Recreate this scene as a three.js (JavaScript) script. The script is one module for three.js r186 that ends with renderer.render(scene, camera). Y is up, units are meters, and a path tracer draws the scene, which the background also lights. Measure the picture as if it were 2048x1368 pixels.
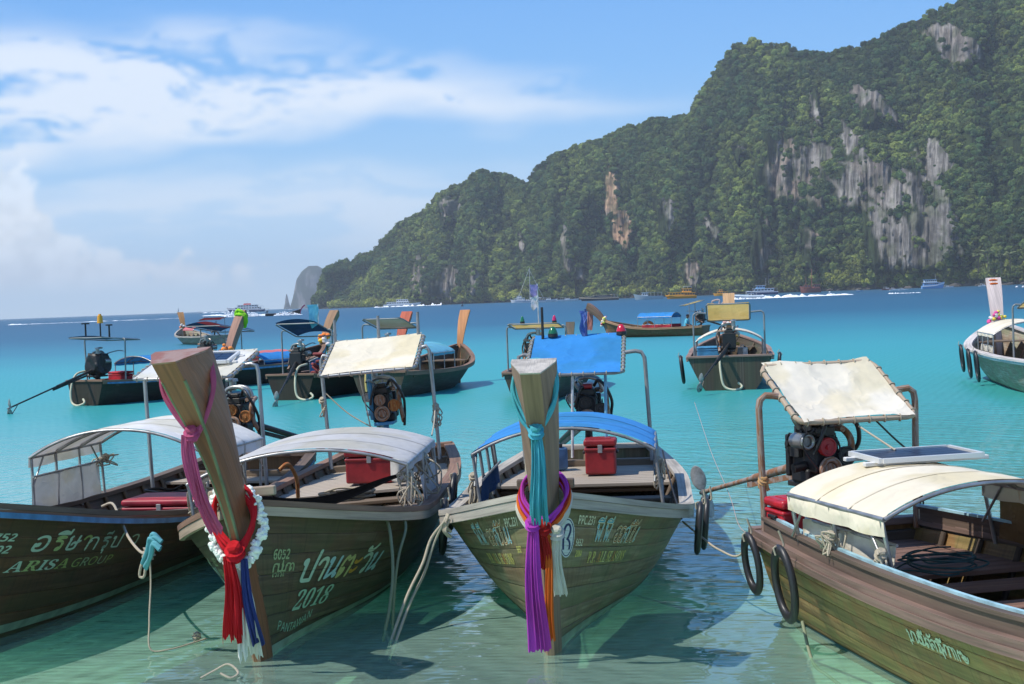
import * as THREE from 'three';
import { mergeGeometries, toCreasedNormals } from 'three/addons/utils/BufferGeometryUtils.js';
import { RoundedBoxGeometry } from 'three/addons/geometries/RoundedBoxGeometry.js';
import { MarchingCubes } from 'three/addons/objects/MarchingCubes.js';

// ---------------------------------------------------------------- camera, sun, exposure
const scene = new THREE.Scene();
const camera = new THREE.PerspectiveCamera(24.13, 2048 / 1368, 0.1, 14000);
camera.position.set(0, 2.6, 0);
camera.rotation.order = 'YXZ';
camera.rotation.set(-0.02624, 0, -0.03718);
const renderer = new THREE.WebGLRenderer({ antialias: true });
renderer.toneMapping = THREE.LinearToneMapping;
renderer.toneMappingExposure = 1.2;
renderer.shadowMap.enabled = true;
const sun = new THREE.DirectionalLight(new THREE.Color(1.0, 0.95, 0.86), 4.0);
const SUN = new THREE.Vector3(-0.50, 0.82, 0.16).normalize();
sun.position.copy(SUN).multiplyScalar(300);
sun.castShadow = true;
sun.shadow.mapSize.set(4096, 4096);
Object.assign(sun.shadow.camera, { left: -60, right: 60, top: 60, bottom: -60, near: 1, far: 900 });
scene.add(sun, sun.target);
scene.fog = new THREE.FogExp2(new THREE.Color(0.82, 0.91, 1.0), 0.00011);

// ---------------------------------------------------------------- helpers
const V = (x, y, z) => new THREE.Vector3(x, y, z);
const lerp = THREE.MathUtils.lerp, clamp = THREE.MathUtils.clamp;
const sst = (a, b, x) => { const t = clamp((x - a) / (b - a), 0, 1); return t * t * (3 - 2 * t); };
function rng(seed) { let s = seed | 0; return () => { s = (s + 0x6d2b79f5) | 0; let t = Math.imul(s ^ (s >>> 15), 1 | s); t = (t + Math.imul(t ^ (t >>> 7), 61 | t)) ^ t; return ((t ^ (t >>> 14)) >>> 0) / 4294967296; }; }
function h2(x, y, s) { let n = Math.imul(x, 374761393) ^ Math.imul(y, 668265263) ^ Math.imul(s, 1274126177); n = Math.imul(n ^ (n >>> 13), 1274126177); n ^= n >>> 16; return (n >>> 0) / 4294967295; }
function vn(x, y, s = 0, px = 0, py = 0) {                     // value noise, tileable when px, py are given
  const ix = Math.floor(x), iy = Math.floor(y), fx = x - ix, fy = y - iy, u = fx * fx * fx * (fx * (fx * 6 - 15) + 10), v = fy * fy * fy * (fy * (fy * 6 - 15) + 10);
  const mx = (i) => (px ? ((i % px) + px) % px : i), my = (i) => (py ? ((i % py) + py) % py : i);
  const a = h2(mx(ix), my(iy), s), b = h2(mx(ix + 1), my(iy), s), c = h2(mx(ix), my(iy + 1), s), d = h2(mx(ix + 1), my(iy + 1), s);
  return lerp(lerp(a, b, u), lerp(c, d, u), v);
}
function fbm(x, y, oct = 4, s = 0, px = 0, py = 0) {
  let a = 0.5, sum = 0, n = 0;
  for (let i = 0; i < oct; i++) { sum += a * vn(x, y, s + i * 17, px, py); n += a; a *= 0.5; x *= 2; y *= 2; px *= 2; py *= 2; }
  return sum / n;
}
function tex(w, h, fn, rx = 1, ry = 1, channel = 0) {            // values are linear
  const d = new Uint8Array(w * h * 4);
  for (let y = 0; y < h; y++) for (let x = 0; x < w; x++) {
    const c = fn(x / w, y / h), o = (y * w + x) * 4, g = Array.isArray(c) ? c : [c, c, c];
    for (let k = 0; k < 3; k++) d[o + k] = clamp(Math.round(g[k] * 255), 0, 255);
    d[o + 3] = 255;
  }
  const t = new THREE.DataTexture(d, w, h);
  t.wrapS = t.wrapT = THREE.RepeatWrapping; t.magFilter = THREE.LinearFilter; t.minFilter = THREE.LinearFilter;
  t.repeat.set(rx, ry); t.channel = channel; t.needsUpdate = true;
  return t;
}
const rep = (t, rx, ry) => { const c = t.clone(); c.repeat.set(rx, ry); c.needsUpdate = true; return c; };
const used = new Map();
function numbered(n) { const k = used.get(n) ?? 0; used.set(n, k + 1); return k ? n + '_' + String(k).padStart(3, '0') : n; }
function tag(o, label, category, group, kind) {
  if (label) o.userData.label = label;
  if (category) o.userData.category = category;
  if (group) o.userData.group = group;
  if (kind) o.userData.kind = kind;
  return o;
}
function clean(g) {
  let c = g.index ? g.toNonIndexed() : g.clone();
  for (const k of Object.keys(c.attributes)) if (!['position', 'normal', 'uv'].includes(k)) c.deleteAttribute(k);
  if (!c.attributes.uv) c.setAttribute('uv', new THREE.BufferAttribute(new Float32Array(c.attributes.position.count * 2), 2));
  if (!c.attributes.normal) c.computeVertexNormals();
  return c;
}
function merged(geos) { geos = [].concat(geos).flat(3).filter(Boolean); return geos.length === 1 ? geos[0] : mergeGeometries(geos.map(clean)); }
function part(parent, name, geos, mat, label) {
  const m = new THREE.Mesh(merged(geos), mat);
  m.name = name; m.castShadow = m.receiveShadow = true;
  if (label) m.userData.label = label;
  parent.add(m);
  return m;
}
function sub(parent, name) { const g = new THREE.Group(); g.name = name; parent.add(g); return g; }
function thing(name, label, category, pos = [0, 0, 0], turn = 0, group) {
  const o = new THREE.Group(); o.name = numbered(name); o.position.set(...pos); o.rotation.y = turn;
  scene.add(o); return tag(o, label, category, group);
}
const hasUv = (g) => g;
function uvBox(g) {                                             // uv in metres, the grain along the longest side
  g.computeBoundingBox(); const s = g.boundingBox.getSize(V(0, 0, 0)), p = g.attributes.position, n = g.attributes.normal, uv = new Float32Array(p.count * 2);
  const L = s.x >= s.y && s.x >= s.z ? 0 : s.y >= s.z ? 1 : 2;
  for (let i = 0; i < p.count; i++) {
    const a = [Math.abs(n.getX(i)), Math.abs(n.getY(i)), Math.abs(n.getZ(i))], m = a.indexOf(Math.max(...a)), c = [p.getX(i), p.getY(i), p.getZ(i)];
    const ax = [0, 1, 2].filter((k) => k !== m); if (ax[1] === L) ax.reverse();
    uv[i * 2] = c[ax[0]] + m * 0.37; uv[i * 2 + 1] = c[ax[1]] + m * 0.21;
  }
  g.setAttribute('uv', new THREE.BufferAttribute(uv, 2)); return g;
}
const box = (w, h, d, x = 0, y = 0, z = 0, r = 0) => uvBox(r ? new RoundedBoxGeometry(w, h, d, 2, r) : new THREE.BoxGeometry(w, h, d)).translate(x, y, z);
function orient(g, a, b, up = V(0, 1, 0)) {                      // local x from a to b
  const x = b.clone().sub(a).normalize(); let z = V(0, 0, 0).crossVectors(x, up); if (z.lengthSq() < 1e-6) z = V(0, 0, 1); z.normalize();
  const y = V(0, 0, 0).crossVectors(z, x), m = new THREE.Matrix4().makeBasis(x, y, z).setPosition(a.clone().add(b).multiplyScalar(0.5));
  return g.applyMatrix4(m);
}
const bar = (a, b, h, w, r = 0, up) => orient(box(a.distanceTo(b), h, w, 0, 0, 0, r), a, b, up);
function cyl(a, b, r1, r2 = r1, seg = 10, up) { const L = a.distanceTo(b), g = new THREE.CylinderGeometry(r2, r1, L, seg); g.rotateZ(-Math.PI / 2); const uv = g.attributes.uv; for (let i = 0; i < uv.count; i++) uv.setXY(i, uv.getY(i) * L, uv.getX(i) * r1 * 6); return orient(g, a, b, up); }
function tube(pts, r, seg = 0, rad = 7, closed = false) {
  const c = new THREE.CatmullRomCurve3(pts.map((p) => (p.isVector3 ? p : V(...p))), closed, 'centripetal');
  const L = c.getLength(), g = new THREE.TubeGeometry(c, seg || Math.max(6, pts.length * 5), r, rad, closed), uv = g.attributes.uv;
  for (let i = 0; i < uv.count; i++) uv.setXY(i, uv.getX(i) * L, uv.getY(i) * r * 6.28);
  return g;
}
function bent(pts, rad, close = false) {                        // polyline with rounded corners
  const P = pts.map((p) => (p.isVector3 ? p.clone() : V(...p))), out = [], n = P.length;
  for (let i = 0; i < n; i++) {
    if (!close && (i === 0 || i === n - 1)) { out.push(P[i]); continue; }
    const a = P[(i + n - 1) % n], b = P[i], c = P[(i + 1) % n], r1 = Math.min(rad, a.distanceTo(b) / 2.1), r2 = Math.min(rad, c.distanceTo(b) / 2.1);
    const p = b.clone().lerp(a, r1 / a.distanceTo(b)), q = b.clone().lerp(c, r2 / c.distanceTo(b));
    for (let k = 0; k <= 4; k++) { const t = k / 4; out.push(p.clone().lerp(b, t).lerp(b.clone().lerp(q, t), t)); }
  }
  return out;
}
function polytube(pts, r, rad = 8, closed = false) {            // a tube that keeps straight runs straight
  const path = new THREE.CurvePath(), n = pts.length;
  for (let i = 0; i < n - (closed ? 0 : 1); i++) { const a = pts[i], b = pts[(i + 1) % n]; if (a.distanceTo(b) > 1e-4) path.add(new THREE.LineCurve3(a, b)); }
  return new THREE.TubeGeometry(path, n * 3, r, rad, closed);
}
function grid(nu, nv, f) {                                      // f(u, v) -> [x, y, z] or [x, y, z, s, t]
  const p = [], uv = [], ix = [];
  for (let j = 0; j <= nv; j++) for (let i = 0; i <= nu; i++) { const q = f(i / nu, j / nv), a = q.isVector3 ? [q.x, q.y, q.z] : q; p.push(a[0], a[1], a[2]); uv.push(a[3] ?? i / nu, a[4] ?? j / nv); }
  for (let j = 0; j < nv; j++) for (let i = 0; i < nu; i++) { const a = j * (nu + 1) + i, b = a + 1, c = a + nu + 1, d = c + 1; ix.push(a, b, d, a, d, c); }
  const g = new THREE.BufferGeometry();
  g.setAttribute('position', new THREE.Float32BufferAttribute(p, 3)); g.setAttribute('uv', new THREE.Float32BufferAttribute(uv, 2)); g.setIndex(ix); g.computeVertexNormals();
  return g;
}
function loft(rings, cap = true, flat = true) {                 // closed rings of equal length -> solid
  const n = rings[0].length, p = [], uv = [], ix = []; let s = 0;
  rings.forEach((r, k) => { if (k) s += r[0].distanceTo(rings[k - 1][0]); let t = 0; for (let i = 0; i <= n; i++) { const q = r[i % n]; if (i) t += q.distanceTo(r[i - 1]); p.push(q.x, q.y, q.z); uv.push(s, t); } });
  for (let k = 0; k < rings.length - 1; k++) for (let i = 0; i < n; i++) { const a = k * (n + 1) + i, b = a + 1, c = a + n + 1, d = c + 1; ix.push(a, c, d, a, d, b); }
  if (cap) for (const [k, flip] of [[0, 1], [rings.length - 1, 0]]) { const o = p.length / 3, r = rings[k]; r.forEach((q) => { p.push(q.x, q.y, q.z); uv.push(q.x, q.z); }); for (let i = 1; i < n - 1; i++) flip ? ix.push(o, o + i, o + i + 1) : ix.push(o, o + i + 1, o + i); }
  const g = new THREE.BufferGeometry();
  g.setAttribute('position', new THREE.Float32BufferAttribute(p, 3)); g.setAttribute('uv', new THREE.Float32BufferAttribute(uv, 2)); g.setIndex(ix); g.computeVertexNormals();
  return flat ? toCreasedNormals(g, 0.5) : g;
}
function settle(o) {                                            // put the group's origin at the foot of what it holds
  o.updateMatrixWorld(true); const b = new THREE.Box3().setFromObject(o), c = b.getCenter(V(0, 0, 0)); c.y = b.min.y;
  o.children.forEach((m) => { if (m.isMesh && !m.userData.moved) { m.geometry = m.geometry.clone().translate(-c.x, -c.y, -c.z); m.children.forEach((k) => { if (k.isMesh) k.geometry = k.geometry.clone().translate(-c.x, -c.y, -c.z); }); } });
  o.position.copy(c); return o;
}

// ---------------------------------------------------------------- sky
{
  const W = 3072, H = 1536, d = new Float32Array(W * H * 4);
  const stops = [[0, .58, .75, .91], [2, .47, .68, .90], [5, .32, .56, .85], [8, .21, .46, .84], [12, .145, .37, .79], [25, .10, .29, .68], [50, .07, .21, .56], [90, .05, .17, .48]];
  const grad = (e) => { let k = 0; while (k < stops.length - 2 && e > stops[k + 1][0]) k++; const a = stops[k], b = stops[k + 1], t = clamp((e - a[0]) / (b[0] - a[0]), 0, 1); return [1, 2, 3].map((i) => lerp(a[i], b[i], t)); };
  const rough = [];
  for (let y = 0; y < H; y++) {
    const e = ((y + 0.5) / H - 0.5) * 180;
    const base = grad(Math.max(e, 0));
    for (let x = 0; x < W; x++) {
      const o = (y * W + x) * 4; let c = base;
      if (e > 0 && e < 48) {
        const round = ((x + 0.5) / W - 0.5) * 2 * Math.PI; let az = (round + Math.PI / 2) * 180 / Math.PI; if (az > 180) az -= 360;  // 0 = ahead, left negative
        const w1 = fbm(az * 0.10, e * 0.35, 3, 3) - 0.5, w2 = fbm(az * 0.3 + 7, e * 1.1, 3, 5) - 0.5;
        const ee = e + w1 * 2.4 + w2 * 1.1 + 0.015 * az;
        const streak = fbm(az * 0.22 + w2 * 2.2, ee * 1.15, 5, 11), fine = fbm(az * 0.9 + w1 * 3, ee * 4.2, 4, 23);
        const far = sst(40, 75, Math.abs(az + 9)), A = lerp(1 - sst(1, 11, az) * 0.95, 0.25 + 0.6 * sst(0.4, 0.6, vn(az / 40, 3, 61, 9, 0)), far);
        const up = lerp(9.5, 6.5, sst(-12, 10, az)), lo = lerp(4.9, 6.0, sst(-16, 0, az));
        let D = sst(lo - 0.5, lo + 0.9, ee) * (1 - sst(up - 1.6, up + 0.8, ee)) * A;
        D *= sst(0.39, 0.60, streak * 0.62 + fine * 0.38 + 0.11);
        let veil = (1 - sst(3.2, 5.0, ee)) * sst(1.0, 2.8, ee) * (0.35 + 0.65 * sst(0.42, 0.6, streak)) * 0.6 * (1 - sst(-6, 6, az) * 0.75 * (1 - far));
        const high = sst(11, 16, ee) * sst(0.52, 0.72, fbm(az * 0.05, e * 0.09, 5, 41)) * 0.7;
        // heaped clouds low on the left
        const cz = az + 0.6 * (fbm(az * 1.3, e * 1.3, 3, 71) - 0.5), top = 0.9 + 2.9 * sst(-14.6, -17.4, cz) * (1 - far * 0.5) + 1.3 * sst(-8, -13, cz) + 1.5 * (fbm(az * 0.55, 2, 4, 77) - 0.45);
        const puff = fbm(az * 1.5, e * 1.9, 5, 83), cu = sst(0, 0.5, top - e + (puff - 0.5) * 2.4) * sst(0.5, 1.6, e) * (az < -6 || far > 0 ? 1 : sst(-3, -7, az)) * 0.75;
        const wisp = 1 - (1 - D * 0.92) * (1 - veil) * (1 - high);
        const white = [0.80, 0.85, 0.92];
        c = base.map((b, i) => lerp(b, white[i], wisp * 0.86));
        const lit = 0.88 + 0.18 * sst(0.35, 0.7, puff); c = c.map((b, i) => lerp(b, [0.84, 0.88, 0.93][i] * lit, cu * 0.85));
      }
      d[o] = c[0]; d[o + 1] = c[1]; d[o + 2] = c[2]; d[o + 3] = 1;
    }
  }
  const t = new THREE.DataTexture(d, W, H, THREE.RGBAFormat, THREE.FloatType);
  t.mapping = THREE.EquirectangularReflectionMapping; t.magFilter = THREE.LinearFilter; t.needsUpdate = true;
  scene.background = t; scene.environment = t;
}

// ---------------------------------------------------------------- surface textures
const T = {};
T.wood = tex(512, 512, (u, v) => { const w = fbm(u * 4, v * 8, 3, 1, 4, 8), g = fbm(u * 4 + w * .4, v * 64, 4, 2, 4, 64), st = fbm(u * 3, v * 6, 4, 9, 3, 6); return clamp(0.42 + 0.5 * g + 0.45 * (st - 0.4), 0, 1); }, 0.5, 0.9);
T.hull = tex(1024, 512, (u, v) => {                             // weathered varnish: brown, olive film, bare grey wood
  const g = fbm(u * 8, v * 72, 4, 12, 8, 72), a = fbm(u * 5, v * 7, 5, 15, 5, 7), b = fbm(u * 9, v * 5, 5, 25, 9, 5), drip = fbm(u * 120, v * 3, 4, 33, 120, 3);
  const l = 0.42 + 0.42 * g, bare = sst(0.55, 0.75, a * 0.8 + g * 0.25), olive = sst(0.42, 0.62, b), k = 1 - 0.22 * sst(0.5, 0.8, drip);
  const c = [0.78, 0.62, 0.48].map((q, i) => lerp(q, [0.66, 0.70, 0.50][i], olive)).map((q, i) => lerp(q, [1.05, 1.0, 0.92][i], bare * 0.75));
  return c.map((q) => q * l * k);
}, 1 / 2.6, 1 / 1.3);
T.cloth = tex(512, 512, (u, v) => { const st = fbm(u * 4, v * 4, 5, 41, 4, 4), d = fbm(u * 16, v * 16, 3, 44, 16, 16); const dirt = sst(0.52, 0.74, fbm(u * 3 + .3, v * 3, 5, 47, 3, 3)), l = (0.9 + 0.22 * (st - 0.45) + 0.06 * (d - 0.5)) * (1 - 0.08 * dirt); return [l, l * (0.985 - 0.03 * dirt), l * (0.95 + 0.04 * st - 0.14 * dirt)]; }, 0.8, 0.8);
T.crease = tex(512, 512, (u, v) => { const a = fbm(u * 5, v * 5, 4, 51, 5, 5), r = 1 - Math.abs(2 * fbm(u * 4 + a, v * 4, 3, 55, 4, 4) - 1); return 0.6 * a + 0.4 * r * r; }, 0.9, 0.9);
T.rust = tex(256, 256, (u, v) => { const a = fbm(u * 6, v * 6, 5, 61, 6, 6), r = sst(0.45, 0.62, a); return [lerp(0.75, 0.62, r), lerp(0.75, 0.36, r), lerp(0.75, 0.2, r)]; }, 2.2, 2.2);
T.grime = tex(256, 256, (u, v) => { const a = fbm(u * 5, v * 5, 5, 66, 5, 5); return 0.55 + 0.7 * (a - 0.3); }, 2, 2);
T.waves = tex(512, 512, (u, v) => {
  let h = 0; const q = rng(7), K = [[1, 0], [1, 1], [2, 1], [1, 3], [2, -3], [3, 4], [1, -5], [4, 5], [3, -7], [5, 6], [2, 9], [6, -8], [4, 11], [7, 10], [9, -7], [3, 14]];
  const wx = fbm(u * 4, v * 4, 3, 71, 4, 4) * 1.6, wy = fbm(u * 4, v * 4, 3, 75, 4, 4) * 1.6;
  for (const [a, b] of K) h += Math.sin(2 * Math.PI * (a * u + b * v) + q() * 6.28 + wx * 2 - wy) / Math.pow(Math.hypot(a, b), 1.05);
  return 0.5 + h * 0.13;
});
T.rock = tex(1024, 1024, (u, v) => {
  const a = fbm(u * 10, v * 5, 5, 81, 10, 5), s = fbm(u * 64, v * 6, 4, 85, 64, 6), c = fbm(u * 24, v * 30, 4, 88, 24, 30), dk = sst(0.5, 0.75, fbm(u * 28, v * 3, 4, 91, 28, 3));
  const l = (0.42 + 0.5 * (a - 0.4) + 0.35 * (s - 0.5) + 0.3 * (c - 0.5)) * (1 - 0.5 * dk); return [l * 1.02, l, l * 0.97];
}, 1 / 45, 1 / 60);

// ---------------------------------------------------------------- materials
const std = (o) => new THREE.MeshPhysicalMaterial({ side: THREE.DoubleSide, roughness: 0.75, ...o, color: new THREE.Color().setRGB(...(o.color ?? [1, 1, 1])) });
const woodM = (c, r = 0.75, b = 0.004) => std({ color: c, map: T.wood, bumpMap: T.wood, bumpScale: b, roughness: r });
const hullM = (c, r = 0.62) => std({ color: c, map: T.hull, bumpMap: T.hull, bumpScale: 0.004, roughness: r });
const clothM = (c, through = 0.12, b = 0.022) => std({ color: c, map: T.cloth, bumpMap: T.crease, bumpScale: b, roughness: 1, transmission: through, specularIntensity: 0.2 });
const paintM = (c, r = 0.5) => std({ color: c, map: T.grime, roughness: r });
const M = {
  steel: std({ color: [.55, .55, .54], metalness: 0.75, roughness: 0.42, map: T.grime }),
  galv: std({ color: [.36, .37, .37], metalness: 0.25, roughness: 0.5, map: T.grime }),
  rusty: std({ color: [.42, .33, .28], metalness: 0.2, roughness: 0.75, map: T.rust }),
  black: std({ color: [.018, .018, .02], roughness: 0.55, map: T.grime }),
  iron: std({ color: [.055, .052, .05], metalness: 0.4, roughness: 0.5, map: T.grime }),
  alloy: std({ color: [.5, .49, .47], metalness: 0.7, roughness: 0.35, map: T.grime }),
  rustcap: std({ color: [.5, .24, .08], roughness: 0.85, map: T.rust }),
  redcap: std({ color: [.55, .03, .04], roughness: 0.4, map: T.grime }),
  rubber: std({ color: [.022, .022, .024], roughness: 0.42, bumpMap: T.crease, bumpScale: 0.003 }),
  rope: std({ color: [.46, .40, .30], roughness: 0.95, bumpMap: rep(T.wood, 30, 30), bumpScale: 0.004 }),
  tealrope: std({ color: [.10, .33, .38], roughness: 0.9 }),
  greenrope: std({ color: [.22, .25, .16], roughness: 0.9 }),
  white: paintM([.78, .79, .78], 0.4),
  glass: std({ color: [.03, .045, .06], roughness: 0.08, specularIntensity: 1 }),
};

// ---------------------------------------------------------------- sea and sea bed
{
  const xs = [], zs = [];
  for (let i = 0; i <= 120; i++) { const t = i / 60 - 1; xs.push(Math.sign(t) * (Math.abs(t) * 26 + 9000 * Math.pow(Math.abs(t), 7))); }
  for (let j = 0; j <= 160; j++) { const t = j / 160; zs.push(8 - (t * 90 + 9400 * Math.pow(t, 8))); }
  const nx = xs.length, nz = zs.length, p = [], uv = [], uv1 = [], col = [], ix = [];
  // colour of the water body by distance from the beach: shallow over sand, then deeper
  const body = [[2, .72, .95, .78], [9, .65, .93, .76], [13, .50, .82, .68], [20, .08, .40, .345], [30, .046, .325, .30], [40, .038, .32, .315], [75, .038, .305, .335], [115, .026, .185, .255], [180, .016, .10, .17], [420, .013, .078, .145], [3000, .025, .095, .15]];
  const at = (z) => { let k = 0; while (k < body.length - 2 && z > body[k + 1][0]) k++; const a = body[k], b = body[k + 1], t = clamp((z - a[0]) / (b[0] - a[0]), 0, 1); return [1, 2, 3].map((i) => lerp(a[i], b[i], t)); };
  for (let j = 0; j < nz; j++) for (let i = 0; i < nx; i++) {
    const x = xs[i], z = zs[j]; p.push(x, 0, z); uv.push(x, -z); uv1.push(clamp((8 - z) / 64, 0, 1), 0.5);
    const off = Math.max(2, -z * (1 + 0.16 * (fbm(x / 25, z / 25, 3, 5) - 0.5) * sst(10, 40, -z)) + 6 * (fbm(x / 7, z / 7, 3, 15) - 0.5)), c = at(off);
    col.push(...c);
  }
  for (let j = 0; j < nz - 1; j++) for (let i = 0; i < nx - 1; i++) { const a = j * nx + i, b = a + 1, c = a + nx, d = c + 1; ix.push(a, b, d, a, d, c); }
  const g = new THREE.BufferGeometry();
  g.setAttribute('position', new THREE.Float32BufferAttribute(p, 3)); g.setAttribute('uv', new THREE.Float32BufferAttribute(uv, 2)); g.setAttribute('uv1', new THREE.Float32BufferAttribute(uv1, 2)); g.setAttribute('color', new THREE.Float32BufferAttribute(col, 3)); g.setIndex(ix); g.computeVertexNormals();
  const clear = tex(64, 4, (u) => 0.82 * (1 - sst(0.26, 0.56, u)), 1, 1, 1); clear.wrapS = clear.wrapT = THREE.ClampToEdgeWrapping;
  const N = tex(512, 512, (u, v) => { const e = 1 / 512, h = (a, b) => { let s = 0; const q = rng(19); for (let k = 0; k < 26; k++) { const ka = Math.round((q() - 0.5) * 26), kb = Math.round((q() - 0.2) * 22) || 1; s += Math.sin(6.2832 * (ka * a + kb * b) + q() * 6.28) / Math.hypot(ka, kb); } return s; }; const k = 0.011, c = h(u, v), nx = -(h(u + e, v) - c) / e * k, ny = -(h(u, v + e) - c) / e * k, l = Math.hypot(nx, ny, 1); return [nx / l * .5 + .5, ny / l * .5 + .5, 1 / l * .5 + .5]; }, 1 / 2.3, 1 / 1.5);
  const ruff = tex(64, 4, (u) => 0.04 + 0.36 * sst(0.15, 1, u), 1, 1, 1); ruff.wrapS = ruff.wrapT = THREE.ClampToEdgeWrapping;
  const W2 = rep(T.waves, 1 / 7.3, 1 / 5.1); W2.rotation = 0.37;
  const wm = new THREE.MeshPhysicalMaterial({ vertexColors: true, roughness: 1, roughnessMap: ruff, ior: 1.33, specularIntensity: 1, transmission: 1, transmissionMap: clear, normalMap: N, bumpMap: W2, bumpScale: 0.036, side: THREE.DoubleSide });
  wm.normalScale.set(0.25, 0.25);
  const sea = new THREE.Mesh(g, wm); sea.name = 'sea'; sea.receiveShadow = true; tag(sea, null, null, null, 'structure'); scene.add(sea);
  const bed = grid(60, 60, (u, v) => { const x = (u - 0.5) * 90, z = 8 - v * 90; return [x, -0.75 - 0.05 * Math.max(0, -z - 6) + 0.10 * (fbm(x / 3, z / 3, 3, 9) - 0.5), z, x, z]; });
  const bm = std({ color: [.98, .93, .74], roughness: 1, map: tex(512, 512, (u, v) => { const a = fbm(u * 8, v * 8, 5, 101, 8, 8), r = Math.sin(6.283 * (v * 18 + 2.5 * fbm(u * 4, v * 4, 3, 105, 4, 4))), ca = Math.pow(1 - Math.abs(2 * fbm(u * 9 + a * .8, v * 9, 3, 108, 9, 9) - 1), 5); return 0.62 + 0.3 * (a - 0.5) + 0.05 * r + 0.22 * ca; }, 1 / 4, 1 / 4) });
  const b = new THREE.Mesh(bed, bm); b.name = 'seabed'; b.receiveShadow = true; tag(b, null, null, null, 'structure'); scene.add(b);
}

// ---------------------------------------------------------------- the island: wooded limestone hills
// along the shore: shore x, shore distance, ridge x, ridge height, set-back of the ridge
const RIDGE = [[-270,2250,-271,20,20], [-263,2230,-264,36,35], [-249,2210,-252,56,55], [-227,2190,-233,64,80], [-204,2160,-209,69,95], [-181,2130,-186,82,105], [-168,2110,-172,99,110], [-144,2080,-147,113,115], [-109,2030,-110,125,125], [-97,2010,-97,141,130], [-73,1980,-71,154,140], [-57,1960,-54,157,140], [-44,1945,-40,166,145], [-19,1910,-14,167,150], [4,1880,12,158,150], [16,1860,24,147,150], [25,1850,34,164,150], [44,1820,55,178,150], [71,1780,85,183,155], [97,1750,114,190,160], [127,1710,147,196,165], [165,1660,189,203,170], [183,1630,211,202,175], [189,1620,218,222,180], [197,1610,229,241,185], [206,1600,240,261,190], [218,1580,256,274,195], [233,1560,273,275,200], [252,1530,296,268,205], [273,1490,322,254,215], [298,1450,353,251,225], [314,1420,375,251,235], [327,1400,392,261,240], [341,1370,413,269,250], [353,1350,429,276,255], [365,1330,445,281,260], [386,1290,474,282,265], [405,1250,502,281,270], [441,1200,549,275,270], [495,1150,614,252,260], [587,1120,719,205,240]];
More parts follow.
